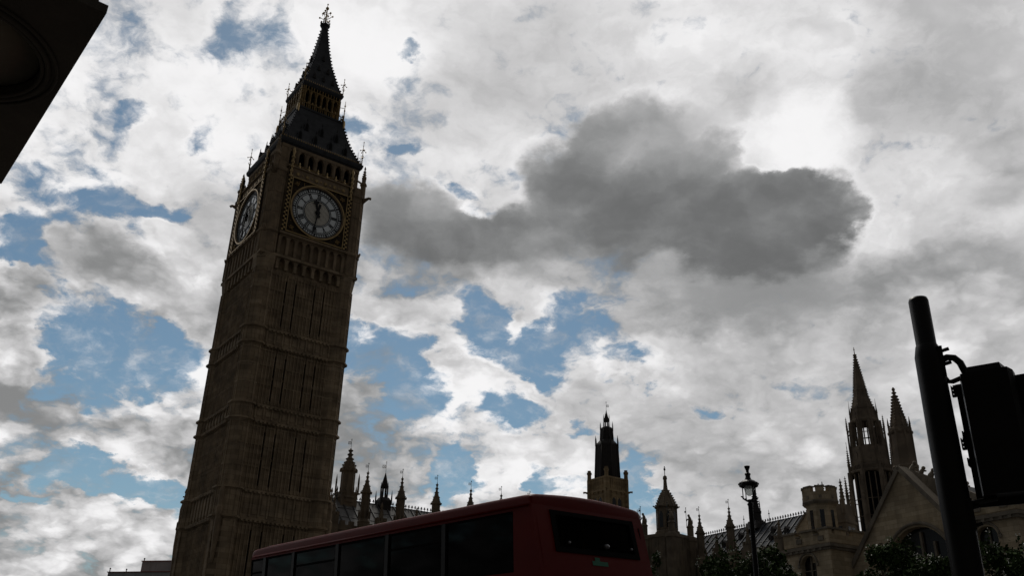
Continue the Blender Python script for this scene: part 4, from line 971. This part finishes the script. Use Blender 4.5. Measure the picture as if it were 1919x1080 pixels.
# pinnacled stair tower farther back
SB = thing('pinnacled_block', 'small square stone tower with two thin crocketed pinnacles behind the crenellated turret', 'stone tower', (38.1, 104.2, 0), GR + .25)
b = MB(); b.box(-1.2, 1.2, -1.2, 1.2, 0, 23.9); b.box(-1.34, 1.34, -1.34, 1.34, 21.8, 22.1)
for sx in (-1, -.33, .33, 1): b.merge((lambda z: (z.box(sx * .95 - .16, sx * .95 + .16, -1.25, -1.0, 23.9, 24.4), z)[1])(MB())); b.box(-1.25, -1.0, sx * .95 - .16, sx * .95 + .16, 23.9, 24.4)
b.build('wall', PSTONE, SB)
for sx in (-1, 1):
    for sy in (-1, 1):
        b = MB(); b.lathe([(.26, 22.8), (.24, 24.2), (.32, 24.3), (.24, 24.5), (.04, 26.7)], 6, 1.12 * sx, 1.12 * sy); crockets(b, [(.22, 24.5), (.05, 26.5)], 0, 6, .35, .12, 1.12 * sx, 1.12 * sy); b.build('pinnacle', PSTONE, SB)
for k in range(4):
    w = MB(); o = MB(); o.box(-.75, -.12, -1.23, -1.21, 18.4, 21.4); o.box(.12, .75, -1.23, -1.21, 18.4, 21.4); w.merge(o, Matrix.Rotation(k * pi / 2, 4, 'Z')); w.build('window_pair', DGLASS, SB)

# ---------------------------------------------------------------- far office building
OB = thing('office_building', 'pale flat roofed modern building with reddish roof edge far off at lower left', 'building', (-74.1, 185.77, 0), .38 - .62)
b = MB(); b.box(-4.2, 30, 0, 14, 0, 24.6); b.box(-4.2, -.2, -.0, .1, 0, 1); b.build('wall', CONC, OB)
b = MB(); b.box(-4.35, 30, -.2, 14.2, 24.6, 24.75); b.build('roof_edge', REDTRIM, OB)
b = MB(); b.box(.9, 20, 3, 12, 24.75, 27.1); b.build('plant_room', CONC, OB)
b = MB(); b.box(.75, 20.2, 2.85, 12.2, 27.1, 27.25); b.build('plant_roof_edge', REDTRIM, OB)
for j in range(8): b = MB(); b.box(-3.4 + j * 3.2, -1.2 + j * 3.2, -.03, -.01, 21.6, 23.5); b.build('window', DGLASS, OB)
for j in range(4): b = MB(); b.box(-4.23, -4.21, .8 + j * 3.2, 3 + j * 3.2, 21.6, 23.5); b.build('window', DGLASS, OB)
for x, z, h in ((-4.1, 24.7, .7), (1.0, 27.2, .5), (9.6, 27.2, 1.0), (10.6, 27.2, .8), (-.4, 24.7, .5)):
    b = MB(); y = 3.4 if z > 26 else .3; b.tube([(x, y, z), (x, y, z + h)], .09, 5); b.ball((x, y, z + h), .17, 5); b.build('roof_vent', BLACK, OB)
b = MB(); b.box(9.2, 10.0, 2.8, 3.0, 25.0, 27.4); b.build('duct', BLACK, OB)
b = MB(); b.tube([(11.6, 3.2, 27.2), (11.6, 3.2, 29)], .05, 4); b.tube([(11.2, 3.2, 28.2), (12.0, 3.2, 28.2)], .04, 4); b.build('aerial', BLACK, OB)
CS.scale = (1.13, 1.13, 1); PT.scale = (1.1, 1.1, 1); CT.scale = (.9, .9, 1)

# ---------------------------------------------------------------- bus
BW, BL = 2.30, 8.30
LEAN = radians(3.0)
BUS = thing('double_decker_bus', 'dark red double decker bus seen from behind with a wide upper rear window', 'bus', BUS_O, BUS_RZ)
BUS.rotation_euler = (Matrix.Rotation(BUS_RZ, 3, 'Z') @ Matrix.Rotation(-LEAN, 3, 'Y')).to_euler()
def yr(z):                                              # rear face, raked above the waist
    return 0.0 if z < 2.2 else .34 * ((z - 2.2) / 2.1) ** 1.3
def yf(z):
    return BL if z < 1.2 else BL - .50 * ((z - 1.2) / 3.1) ** 1.6
def side_prof(ins=0.):
    zs = (.35, 1.2, 2.2, 2.6, 3.0, 3.4, 3.8, 4.02)
    return zs
body = MB()
def slab(mb, z0, z1, t=.06, n=1):
    """a ring of bodywork between two heights: rear, front and both sides"""
    for i in range(n):
        a, b = z0 + (z1 - z0) * i / n, z0 + (z1 - z0) * (i + 1) / n
        for x0, x1 in ((0, t), (BW - t, BW)):
            vs = [(x, y, z) for z in (a, b) for x, y in ((x0, yr(z)), (x1, yr(z)), (x1, yf(z)), (x0, yf(z)))]
            mb.add(vs, [(3, 2, 1, 0), (4, 5, 6, 7), (0, 1, 5, 4), (1, 2, 6, 5), (2, 3, 7, 6), (3, 0, 4, 7)])
        for f, d in ((yr, t), (yf, -t)):
            vs = [(x, y, z) for z in (a, b) for x, y in ((t, f(z)), (BW - t, f(z)), (BW - t, f(z) + d), (t, f(z) + d))]
            mb.add(vs, [(3, 2, 1, 0), (4, 5, 6, 7), (0, 1, 5, 4), (1, 2, 6, 5), (2, 3, 7, 6), (3, 0, 4, 7)])
slab(body, .35, 1.15); slab(body, 1.95, 3.28, n=4); slab(body, 4.08, 4.14)
def quadbox(mb, x0, x1, z0, z1, f, d):
    vs = [(x, f(z) + e, z) for z in (z0, z1) for x, e in ((x0, 0), (x1, 0), (x1, d), (x0, d))]
    mb.add(vs, [(3, 2, 1, 0), (4, 5, 6, 7), (0, 1, 5, 4), (1, 2, 6, 5), (2, 3, 7, 6), (3, 0, 4, 7)])
for z in [3.28 + .1 * i for i in range(8)]:             # rear pillars either side of the upper window
    quadbox(body, .06, .36, z, z + .1, yr, .06); quadbox(body, BW - .26, BW - .06, z, z + .1, yr, .06)
quadbox(body, .36, BW - .26, 4.06, 4.08, yr, .06); quadbox(body, .36, BW - .26, 3.28, 3.42, yr, .06); quadbox(body, .36, BW - .26, 3.42, 3.56, yr, .06)
PILL = [(0.0, .66), (2.1, .09), (3.5, .09), (4.9, .09), (6.3, .09), (7.30, .10)]
PILLARS = []
for y, w in PILL:
    for x0, x1 in ((0, .06), (BW - .06, BW)):
        p = body if y == 0 else MB()
        p.add([(x, yy, z) for z, e in ((3.28, 0), (4.08, 1)) for x, yy in ((x0, (yr(3.28) if not e else yr(4.08)) if y == 0 else y), (x1, (yr(3.28) if not e else yr(4.08)) if y == 0 else y), (x1, y + w), (x0, y + w))],
              [(3, 2, 1, 0), (4, 5, 6, 7), (0, 1, 5, 4), (1, 2, 6, 5), (2, 3, 7, 6), (3, 0, 4, 7)])
        if y: PILLARS.append(p)
for y in (0, 1.7, 3.2, 4.7, 6.2, 7.6):
    for x0, x1 in ((0, .06), (BW - .06, BW)): body.box(x0, x1, max(y, .0), y + .12 if y else .9, 1.15, 1.95)
for x0, x1 in ((.06, .40), (BW - .40, BW - .06)): body.box(x0, x1, 0, .06, 1.15, 1.95)
body.build('body', RED, BUS)
for p in PILLARS: p.build('window_pillar', BLKP, BUS)
# roof: coved edges, slightly crowned
rf = MB(); rows = []
NS = 23
RX = []
for i in range(NS + 1):
    x = ([0, .004, .01, .02, .05, .1, .16, .3, .5, .7, .9] + [1.05, 1.25] + [BW - q for q in (.9, .7, .5, .3, .16, .1, .05, .02, .01, .004, 0)])[i]; t = x / BW
    e = min(x, BW - x); RX.append((x, 4.14 + (.13 * min(1, e / .02) ** .5 + .03 * min(1, e / .12)) + .07 * sin(pi * t)))
xs_extra = []
for y_, drop in ((yr(4.14), 0.0), (yr(4.14) + .008, .14), (yr(4.14) + .02, .19), (yr(4.14) + .07, .215), (yr(4.14) + .2, .23), (1.2, .24), (4.5, .25), (yf(4.14) - .5, .24), (yf(4.14) - .12, .22), (yf(4.14) - .04, .19), (yf(4.14) - .01, .14), (yf(4.14), 0.)):
    rows.append([(x, y_, 4.14 + (z - 4.14) * (drop / .25)) for x, z in RX])
vs = [p for r in rows for p in r]; n = NS + 1
rf.add(vs, [(j * n + i, j * n + i + 1, (j + 1) * n + i + 1, (j + 1) * n + i) for j in range(len(rows) - 1) for i in range(NS)], True)
rf.build('roof', RED, BUS)
gt = MB()                                               # rain gutter along the cantrail
for x in (-.015, BW + .015): gt.tube([(x, yr(4.13) + .05, 4.13), (x, yf(4.13) - .1, 4.13)], .018, 5)
gt.build('gutter', RED, BUS)
def pane(x0, x1, y0, y1, z0, z1, nm='side_window'):
    m = MB(); m.box(x0, x1, y0, y1, z0, z1); return m.build(nm, BGLASS, BUS)
pb = [.66, 2.1, 3.5, 4.9, 6.3, 7.30]
pe = [2.1, 3.5, 4.9, 6.3, 7.30, 7.86]
for i in range(6):
    a, b = pb[i] + (.09 if i else 0), pe[i]
    for x in (.025, BW - .035):
        o = pane(x, x + .01, a, b, 3.28, 4.08)
        m = MB(); m.box(x - .012, x + .022, a, a + .03, 3.28, 4.08); m.box(x - .012, x + .022, b - .03, b, 3.28, 4.08); m.box(x - .012, x + .022, a + .03, b - .03, 3.28, 3.31); m.box(x - .012, x + .022, a + .03, b - .03, 4.05, 4.08)
        if i in (1, 3, 5): m.box(x - .012, x + .022, a + .03, b - .03, 3.82, 3.85)
        m.build('window_seal', RUBBER, o)
for i, (a, b) in enumerate(((.9, 1.7), (1.82, 3.2), (3.32, 4.7), (4.82, 6.2), (6.32, 7.6))):
    for x in (.02, BW - .03): pane(x, x + .01, a, b, 1.15, 1.95, 'lower_window')
m = MB(); quadbox(m, .36, BW - .26, 3.56, 4.06, lambda z: yr(z) + .02, .01); rw = m.build('rear_window', RGLASS, BUS)
m = MB()
for a, b in ((.33, .42), (BW - .32, BW - .23)): quadbox(m, a, b, 3.53, 4.09, lambda z: yr(z) - .012, .03)
quadbox(m, .42, BW - .32, 3.53, 3.60, lambda z: yr(z) - .012, .03); quadbox(m, .42, BW - .32, 4.03, 4.09, lambda z: yr(z) - .012, .03); m.build('window_seal', RUBBER, rw)
m = MB(); quadbox(m, .40, BW - .40, 1.15, 1.95, lambda z: .02, .01); m.build('lower_rear_window', BGLASS, BUS)
m = MB(); quadbox(m, .06, BW - .06, 3.28, 4.08, lambda z: yf(z) - .03, .01); quadbox(m, .06, BW - .06, 1.15, 1.95, lambda z: yf(z) - .03, .01); m.build('windscreen', BGLASS, BUS)
m = MB(); quadbox(m, 1.02, 1.34, 3.39, 3.45, lambda z: yr(z) - .006, .004); quadbox(m, 1.08, 1.18, 3.45, 3.50, lambda z: yr(z) - .006, .004); m.build('exit_notice', GREEN, BUS)
for x in (.60, 1.36, 1.90):
    m = MB(); m.ball((x, yr(3.66) - .02, 3.665), .024 if x != 1.36 else .045, 8, .8); m.build('window_catch', STEEL, BUS)
m = MB(); quadbox(m, BW - .12, BW - .10, 2.3, 4.0, lambda z: yr(z) - .006, .008); m.build('panel_joint', RUBBER, BUS)
# inside of the upper deck
m = MB(); m.box(.06, BW - .06, .2, BL - .6, 2.30, 2.36); m.build('upper_floor', RUBBER, BUS)
m = MB(); m.box(.07, BW - .07, .55, BL - .9, 4.10, 4.12); m.build('ceiling', INNER, BUS)
m = MB()
for j in range(9):
    for x in (.12, 1.38):
        y = .7 + j * .8
        m.box(x, x + .9, y, y + .42, 2.75, 2.85); m.prism([(y, 2.8), (y + .1, 2.8), (y - .02, 3.42), (y - .10, 3.42)], x, x + .9, 'x')
m.build('seats', SEAT, BUS)
m = MB()
for j in range(9):
    for x in (.98, 1.42):
        y = .68 + j * .8
        if j % 2 == 0: m.tube([(x, y, 3.4), (x, y, 4.05)], .016, 6)
    m.tube([(.14, .62 + j * .8, 3.45), (1.0, .62 + j * .8, 3.45)], .014, 5); m.tube([(1.4, .62 + j * .8, 3.45), (2.28, .62 + j * .8, 3.45)], .014, 5)
m.build('handrails', YELLOW, BUS)
for s_ in (0, 1):
    for ya in (1.25, BL - 2.6):
        x = 0.0 if s_ == 0 else BW - .28
        w = MB(); w.lathe([(.30, 0), (.48, 0), (.49, .04), (.49, .24), (.48, .28), (.30, .28)], 28, smooth=False); wm = MB(); wm.merge(w, Matrix.Translation((x, ya, .485)) @ Matrix.Rotation(pi / 2, 4, 'Y')); wo = wm.build('wheel', RUBBER, BUS)
        w = MB(); w.lathe([(.30, .05), (.12, .10), (.12, .24), (.30, .22)], 20); wm = MB(); wm.merge(w, Matrix.Translation((x, ya, .485)) @ Matrix.Rotation(pi / 2, 4, 'Y')); wm.build('rim', STEEL, wo)
for x in (.2, BW - .2):
    m = MB(); m.lathe([(.07, 0), (.07, .03)], 14); q = MB(); q.merge(m, Matrix.Translation((x, .0, .95)) @ Matrix.Rotation(pi / 2, 4, 'X')); q.build('tail_lamp', RED, BUS)

# ---------------------------------------------------------------- traffic signal
TSX = 1.25
SG = thing('traffic_signal', 'black traffic signal pole with its signal head seen from the back at right edge', 'traffic signal', (2.243 * TSX, 4.469 * TSX, .13), -.465)
def sz(z): return 1.6 + (z - 1.6) * TSX - .13
m = MB(); m.lathe([(.090, 0), (.090, sz(2.9)), (.086, sz(3.36)), (.070, sz(3.42)), (.064, sz(3.43)), (.064, sz(3.70) - .02), (.058, sz(3.70))], 32, -.035, 0, smooth=True); pole = m.build('pole', BLKP, SG)
m = MB(); m.lathe([(.13, 0), (.13, .25), (.10, .35)], 24, -.035, 0); m.build('pole_base', BLKP, SG)
bx0, bx1 = .125, .47; bz0, bz1 = sz(2.61), sz(3.245)
hd = MB(); hd.prism([(.16, -.10), (.43, -.10), (.45, -.02), (.45, .06), (.14, .06), (.14, -.02)], bz0 + .02, bz1, 'z')
hd.prism([(.19, -.10), (.40, -.10), (.42, .05), (.17, .05)], bz1, bz1 + .04, 'z', .92, (.3, 0))
hd2 = Matrix.Translation((.3, 0, 0)) @ Matrix.Rotation(-.18, 4, 'Z') @ Matrix.Translation((-.3, 0, 0))
hd2 = Matrix.Translation((-.015, 0, -.02)) @ hd2
MB().merge(hd, hd2).build('signal_head', BLKP, SG)
bd = MB(); bd.prism([(.09, .07), (.51, .07), (.51, .085), (.09, .085)], bz0 - .02, bz1 - .01, 'z')
for z in (.3, .52): bd.box(.082, .09, .04, .12, bz0 + (bz1 - bz0) * z, bz0 + (bz1 - bz0) * z + .05)
for z in (bz1 - .09, bz0 + .35):
    for q in range(3): bd.box(.068, .076, .06, .09, z + q * .026, z + q * .026 + .012)
    bd.box(.076, .09, .06, .09, z, z + .075); bd.box(.063, .068, .06, .09, z, z + .075)
    for q in range(2): bd.box(.51, .535, .06, .09, z + .01 + q * .05, z + .035 + q * .05)
    bd.box(.535, .545, .06, .09, z, z + .09)
MB().merge(bd, hd2).build('backing_board', BLKP, SG)
for j in range(3):
    z = bz0 + .14 + j * .24
    m = MB()
    for i in range(14):
        a0, a1 = pi * (-.08 + 1.16 * i / 14), pi * (-.08 + 1.16 * (i + 1) / 14)
        m.add([(.3 + .105 * cos(a), y, z + .105 * sin(a)) for y in (.085, .28) for a in (a0, a1)] + [(.3 + .112 * cos(a), y, z + .112 * sin(a)) for y in (.085, .28) for a in (a0, a1)], [(0, 1, 3, 2), (4, 5, 7, 6), (2, 3, 7, 6), (0, 1, 5, 4)])
    v = MB().merge(m, hd2).build('visor', BLKP, SG)
    m = MB(); m.lathe([(.1, 0), (.1, .012)], 20); q = MB(); q.merge(m, hd2 @ Matrix.Translation((.3, .105, z)) @ Matrix.Rotation(pi / 2, 4, 'X')); q.build('lens', DGLASS, v)
br = MB(); z = sz(3.30)
br.tube([(.03, 0, sz(3.335)), (.075, 0, sz(3.347)), (.115, 0, sz(3.34)), (.145, 0, sz(3.31)), (.165, 0, sz(3.25)), (.17, 0, bz1 - .02)], .023, 8)
br.tube([(.03, 0, sz(3.255)), (.055, 0, sz(3.215)), (.08, 0, sz(3.212)), (.20, 0, sz(3.245))], .016, 8)
br.tube([(.03, 0, sz(2.62)), (.05, 0, sz(2.585)), (.2, 0, sz(2.60))], .016, 8)
br.box(.025, .055, -.06, .06, sz(3.24), sz(3.40)); br.box(.025, .06, -.06, .06, sz(2.45), sz(2.60))
for z in (sz(3.385), sz(3.31), sz(2.56), sz(2.475)): br.tube([(.04, 0, z), (.095, 0, z + .012)], .012, 6)
br.build('bracket', BLKP, SG)

# ---------------------------------------------------------------- street lamp
LP = thing('street_lamp', 'slender black street lamp with a crowned glass lantern, in front of the palace roof', 'street lamp', (6.997, 26.078, .004), -.262)
m = MB(); m.lathe([(.24, 0), (.24, .5), (.16, .65), (.12, .9), (.09, 3.2), (.075, 5.2), (.065, 7.12), (.09, 7.16), (.05, 7.22), (.05, 7.3)], 16, smooth=True); m.build('post', BLKP, LP)
m = MB()
for k in range(4):
    a = k * pi / 2 + .5
    m.tube([(.03 * cos(a), .03 * sin(a), 7.26), (.12 * cos(a), .12 * sin(a), 7.27), (.205 * cos(a), .205 * sin(a), 7.31), (.215 * cos(a), .215 * sin(a), 7.38)], .025, 6)
    m.tube([(.205 * cos(a), .205 * sin(a), 7.3), (.205 * cos(a), .205 * sin(a), 7.72)], .016, 6); m.tube([(.205 * cos(a), .205 * sin(a), 7.34), (.27 * cos(a), .27 * sin(a), 7.37)], .02, 5)
m.build('lantern_frame', BLKP, LP)
m = MB(); m.lathe([(.02, 7.40), (.07, 7.43), (.115, 7.50), (.135, 7.58), (.14, 7.70)], 20, smooth=True, caps=False); m.build('glass_globe', FROST, LP)
m = MB(); m.lathe([(.235, 7.66), (.27, 7.68), (.275, 7.73), (.25, 7.78), (.19, 7.83), (.10, 7.87), (.075, 7.93), (.065, 7.99), (.085, 8.02), (.085, 8.05), (.045, 8.08), (.04, 8.13), (.05, 8.16), (.08, 8.24), (.085, 8.27), (.03, 8.28)], 20, smooth=False)
for k in range(12): m.ball((.265 * cos(k * pi / 6), .265 * sin(k * pi / 6), 7.745), .035, 6)
m.build('lantern_crown', BLKP, LP)

# ---------------------------------------------------------------- trees
def tree(loc, h, rad, seed, label, nleaf=5200, nblo=420):
    rng = random.Random(seed)
    t = thing('blossom_tree', label, 'tree', loc, rng.random() * 6, 'white flowered trees before the hall')
    tr = MB(); tr.tube([(0, 0, 0), (.05, .03, h * .22), (-.05, .05, h * .45), (.02, 0, h * .72)], [.19, .15, .11, .05], 8)
    cl = []
    for i in range(15):
        a = rng.random() * 2 * pi; q = rng.random() ** .5; zz = h * (.42 + .5 * rng.random())
        rr = rad * (1 - .55 * max(0, (zz / h - .55) / .45)) * (.35 + .65 * q)
        c = Vector((rr * cos(a), rr * sin(a), zz)); cl.append((c, rad * (.26 + .2 * rng.random())))
        tr.tube([(0, 0, h * (.25 + .2 * rng.random())), (c.x * .5, c.y * .5, zz * .8), c], [.07, .045, .018], 5)
    cl.append((Vector((0, 0, h * .9)), rad * .3))
    tr.build('trunk', BARK, t)
    lf = MB(); bl = MB(); lf.v = []; 
    def leaf(mb, c, s):
        n = Vector((rng.gauss(0, 1), rng.gauss(0, 1), rng.gauss(.5, 1))).normalized(); a = n.orthogonal().normalized(); a = Matrix.Rotation(rng.random() * 6.28, 3, n) @ a; b = n.cross(a)
        mb.face([c - a * s, c + b * s * .55, c + a * s, c - b * s * .55])
    for i in range(nleaf):
        c, r = cl[int(rng.random() * len(cl))]
        d = Vector((rng.gauss(0, 1), rng.gauss(0, 1), rng.gauss(0, .85))).normalized() * r * (.35 + .75 * rng.random() ** .6) * (1.35 if rng.random() < .06 else 1)
        leaf(lf, c + d, .075 + .07 * rng.random())
    tw = MB()
    for i in range(26):                                 # sprays standing out of the crown
        c, r = cl[int(rng.random() * len(cl))]
        d = Vector((rng.gauss(0, 1), rng.gauss(0, 1), abs(rng.gauss(.7, .6)))).normalized(); p0 = c + d * r * .7; p1 = c + d * r * (1.25 + .5 * rng.random()) + Vector((0, 0, .1))
        tw.tube([p0, (p0 + p1) / 2 + Vector((rng.gauss(0, .05), rng.gauss(0, .05), .03)), p1], [.018, .012, .005], 4)
        for k in range(14): leaf(lf, p0 + (p1 - p0) * (k / 13) + Vector((rng.gauss(0, .07), rng.gauss(0, .07), rng.gauss(0, .06))), .06 + .05 * rng.random())
        for k in range(6): leaf(bl, p1 + Vector((rng.gauss(0, .06), rng.gauss(0, .06), rng.gauss(0, .06))), .03 + .03 * rng.random())
    tw.build('twigs', BARK, t)
    lf.build('crown', LEAF, t)
    for i in range(nblo // 5):                          # blossoms in loose panicles on the outside
        c, r = cl[int(rng.random() * len(cl))]
        d = Vector((rng.gauss(0, 1), rng.gauss(0, 1), rng.gauss(.45, .8))).normalized() * r * (1.0 + .28 * rng.random())
        for k in range(5): leaf(bl, c + d + Vector((rng.gauss(0, .05), rng.gauss(0, .05), rng.gauss(0, .05))), .03 + .03 * rng.random())
    bl.build('blossom', BLOSSOM, t)
def tr_at(px, ytop, Dist, rad, seed, label, **k):
    d = ray(px, ytop); s_ = Dist / hypot(d.x, d.y); p = CAM + d * s_
    tree((p.x, p.y, 0), p.z, rad, seed, label, **k)
tr_at(1448, 1012, 42, 1.5, 11, 'white flowered tree directly right of the street lamp post')
tr_at(1335, 1036, 44, 2.2, 12, 'low white flowered tree between the bus and the street lamp')
tr_at(1655, 1006, 46, 1.9, 13, 'white flowered tree below the great pointed window')
tr_at(1742, 1030, 45, 1.5, 14, 'small white flowered tree left of the traffic signal pole')
tr_at(1875, 1008, 40, 1.6, 15, 'white flowered tree at right edge below the signal head')
tr_at(1228, 1010, 60, .7, 16, 'thin white flowered sapling beside the bus rear corner', nleaf=700, nblo=260)

# ---------------------------------------------------------------- dark overhanging building at upper left
OV = thing('overhanging_building', 'dark sooty stone building corner with round soffit panel looming overhead at upper left', 'building', (-4.9, 8.41, 0), atan2(.777, -.63))
# local x runs along the outer edge away from the viewer, local y points into the building (left)
def ring_slab(mb, cx, cy, r, x0, x1, y0, y1, z0, z1, n=48):
    """a slab with a round hole"""
    cir = [(cx + r * cos(2 * pi * i / n), cy + r * sin(2 * pi * i / n)) for i in range(n)]
    def edge(a):
        dx, dy = cos(a), sin(a); t = min(((x1 - cx) / dx if dx > 1e-6 else (x0 - cx) / dx if dx < -1e-6 else 1e9), ((y1 - cy) / dy if dy > 1e-6 else (y0 - cy) / dy if dy < -1e-6 else 1e9)); return (cx + dx * t, cy + dy * t)
    crn = sorted(atan2(y - cy, x - cx) % (2 * pi) for x in (x0, x1) for y in (y0, y1))
    for i in range(n):
        a0, a1 = 2 * pi * i / n, 2 * pi * (i + 1) / n
        o = [edge(a0)] + [edge(c) for c in crn if a0 < c < a1] + [edge(a1)]
        for z in (z0, z1): mb.face([(*cir[i], z)] + [(*p, z) for p in o] + [(*cir[(i + 1) % n], z)])
        mb.face([(*cir[i], z0), (*cir[(i + 1) % n], z0), (*cir[(i + 1) % n], z1), (*cir[i], z1)])
        for p, q in zip(o, o[1:]): mb.face([(*p, z0), (*q, z0), (*q, z1), (*p, z1)])
CXL, CYL = (-7.10 + 4.9) * -.63 + (9.04 - 8.41) * .777, (-7.10 + 4.9) * -.777 + (9.04 - 8.41) * -.63
OVC = (CXL, CYL)
m = MB(); ring_slab(m, CXL, CYL, 1.02, 0, 5.16, 0, 3.4, 9.0, 9.12); m.box(.0, 5.16, 3.4, 9, 8.995, 9.12); m.build('soffit', PORT, OV)
m = MB(); m.lathe([(1.0, 9.12), (.6, 9.17), (.01, 9.19)], 40, CXL, CYL, smooth=True); m.build('soffit_panel', PORTP, OV)
m = MB()
for r, z, t in ((1.05, 8.995, .03), (1.12, 8.99, .04), (1.22, 8.985, .025)):
    m.tube([(CXL + r * cos(2 * pi * i / 64), CYL + r * sin(2 * pi * i / 64), z) for i in range(65)], t, 6)
m.build('soffit_moulding', PORT, OV)
m = MB(); m.box(.10, 5.0, .10, 9, 9.21, 9.30); m.box(.10, 5.0, .10, .16, 9.12, 9.21); m.box(.10, .16, .16, 9, 9.12, 9.21); m.box(.16, 4.95, .16, 9, 9.30, 14); m.box(.05, 5.1, .05, 9, 11.6, 11.75); m.build('upper_wall', PORT, OV)
m = MB(); m.box(.0, 5.1, 3.4, 44, 0, 8.99); m.box(.0, 5.1, 9, 44, 8.99, 17); m.build('unseen_street_wall', PORT, OV)  # out of view, lengthened to block low sky light from the left
for q in ((1.0, 2.2, .13, .16), (3.0, 4.2, .13, .16), (.13, .16, 1.0, 2.2)): m = MB(); m.box(*q, 9.9, 11.4); m.build('window', DGLASS, OV)

# ---------------------------------------------------------------- unseen blocks behind and right of the viewer, added to block sky light
SBD = thing('sky_blocker_building', 'unseen sooty stone block behind the viewer, added to block sky light, with sash windows', 'building', (0, -12, 0), 0)
m = MB(); m.box(-48, 52, -14, 0, 0, 23); m.box(-48.5, 52.5, -14.5, .6, 21.6, 22.3)
m.box(-48.2, 52.2, -14.2, .25, 5.2, 5.6); m.build('wall', PORT, SBD)
m = MB(); m.prism([(-14, 23), (-7, 27), (0, 23)], -48, 52, 'x'); m.build('roof', SLATE, SBD)
for f in range(4):
    for j in range(18): m = MB(); m.box(-46 + j * 5.4, -44 + j * 5.4, .0, .03, 1.2 + f * 5.1, 3.9 + f * 5.1); m.build('window', DGLASS, SBD)

RBD = thing('sky_blocker_building', 'unseen stone block beyond the right edge, added to block sky light', 'building', (42, -12, 0), 0)  # out of view, added to keep right-hand sky light off bus and pole
m = MB(); m.box(0, 16, 0, 44, 0, 25); m.box(-.6, 16.5, -.5, 44.5, 23.6, 24.3); m.build('wall', PORT, RBD)
m = MB(); m.prism([(0, 25), (8, 29), (16, 25)], 0, 44, 'y'); m.build('roof', SLATE, RBD)
for f in range(4):
    for j in range(9): m = MB(); m.box(-.03, .0, 1.5 + j * 4.6, 3.5 + j * 4.6, 1.4 + f * 5.4, 4.2 + f * 5.4); m.build('window', DGLASS, RBD)
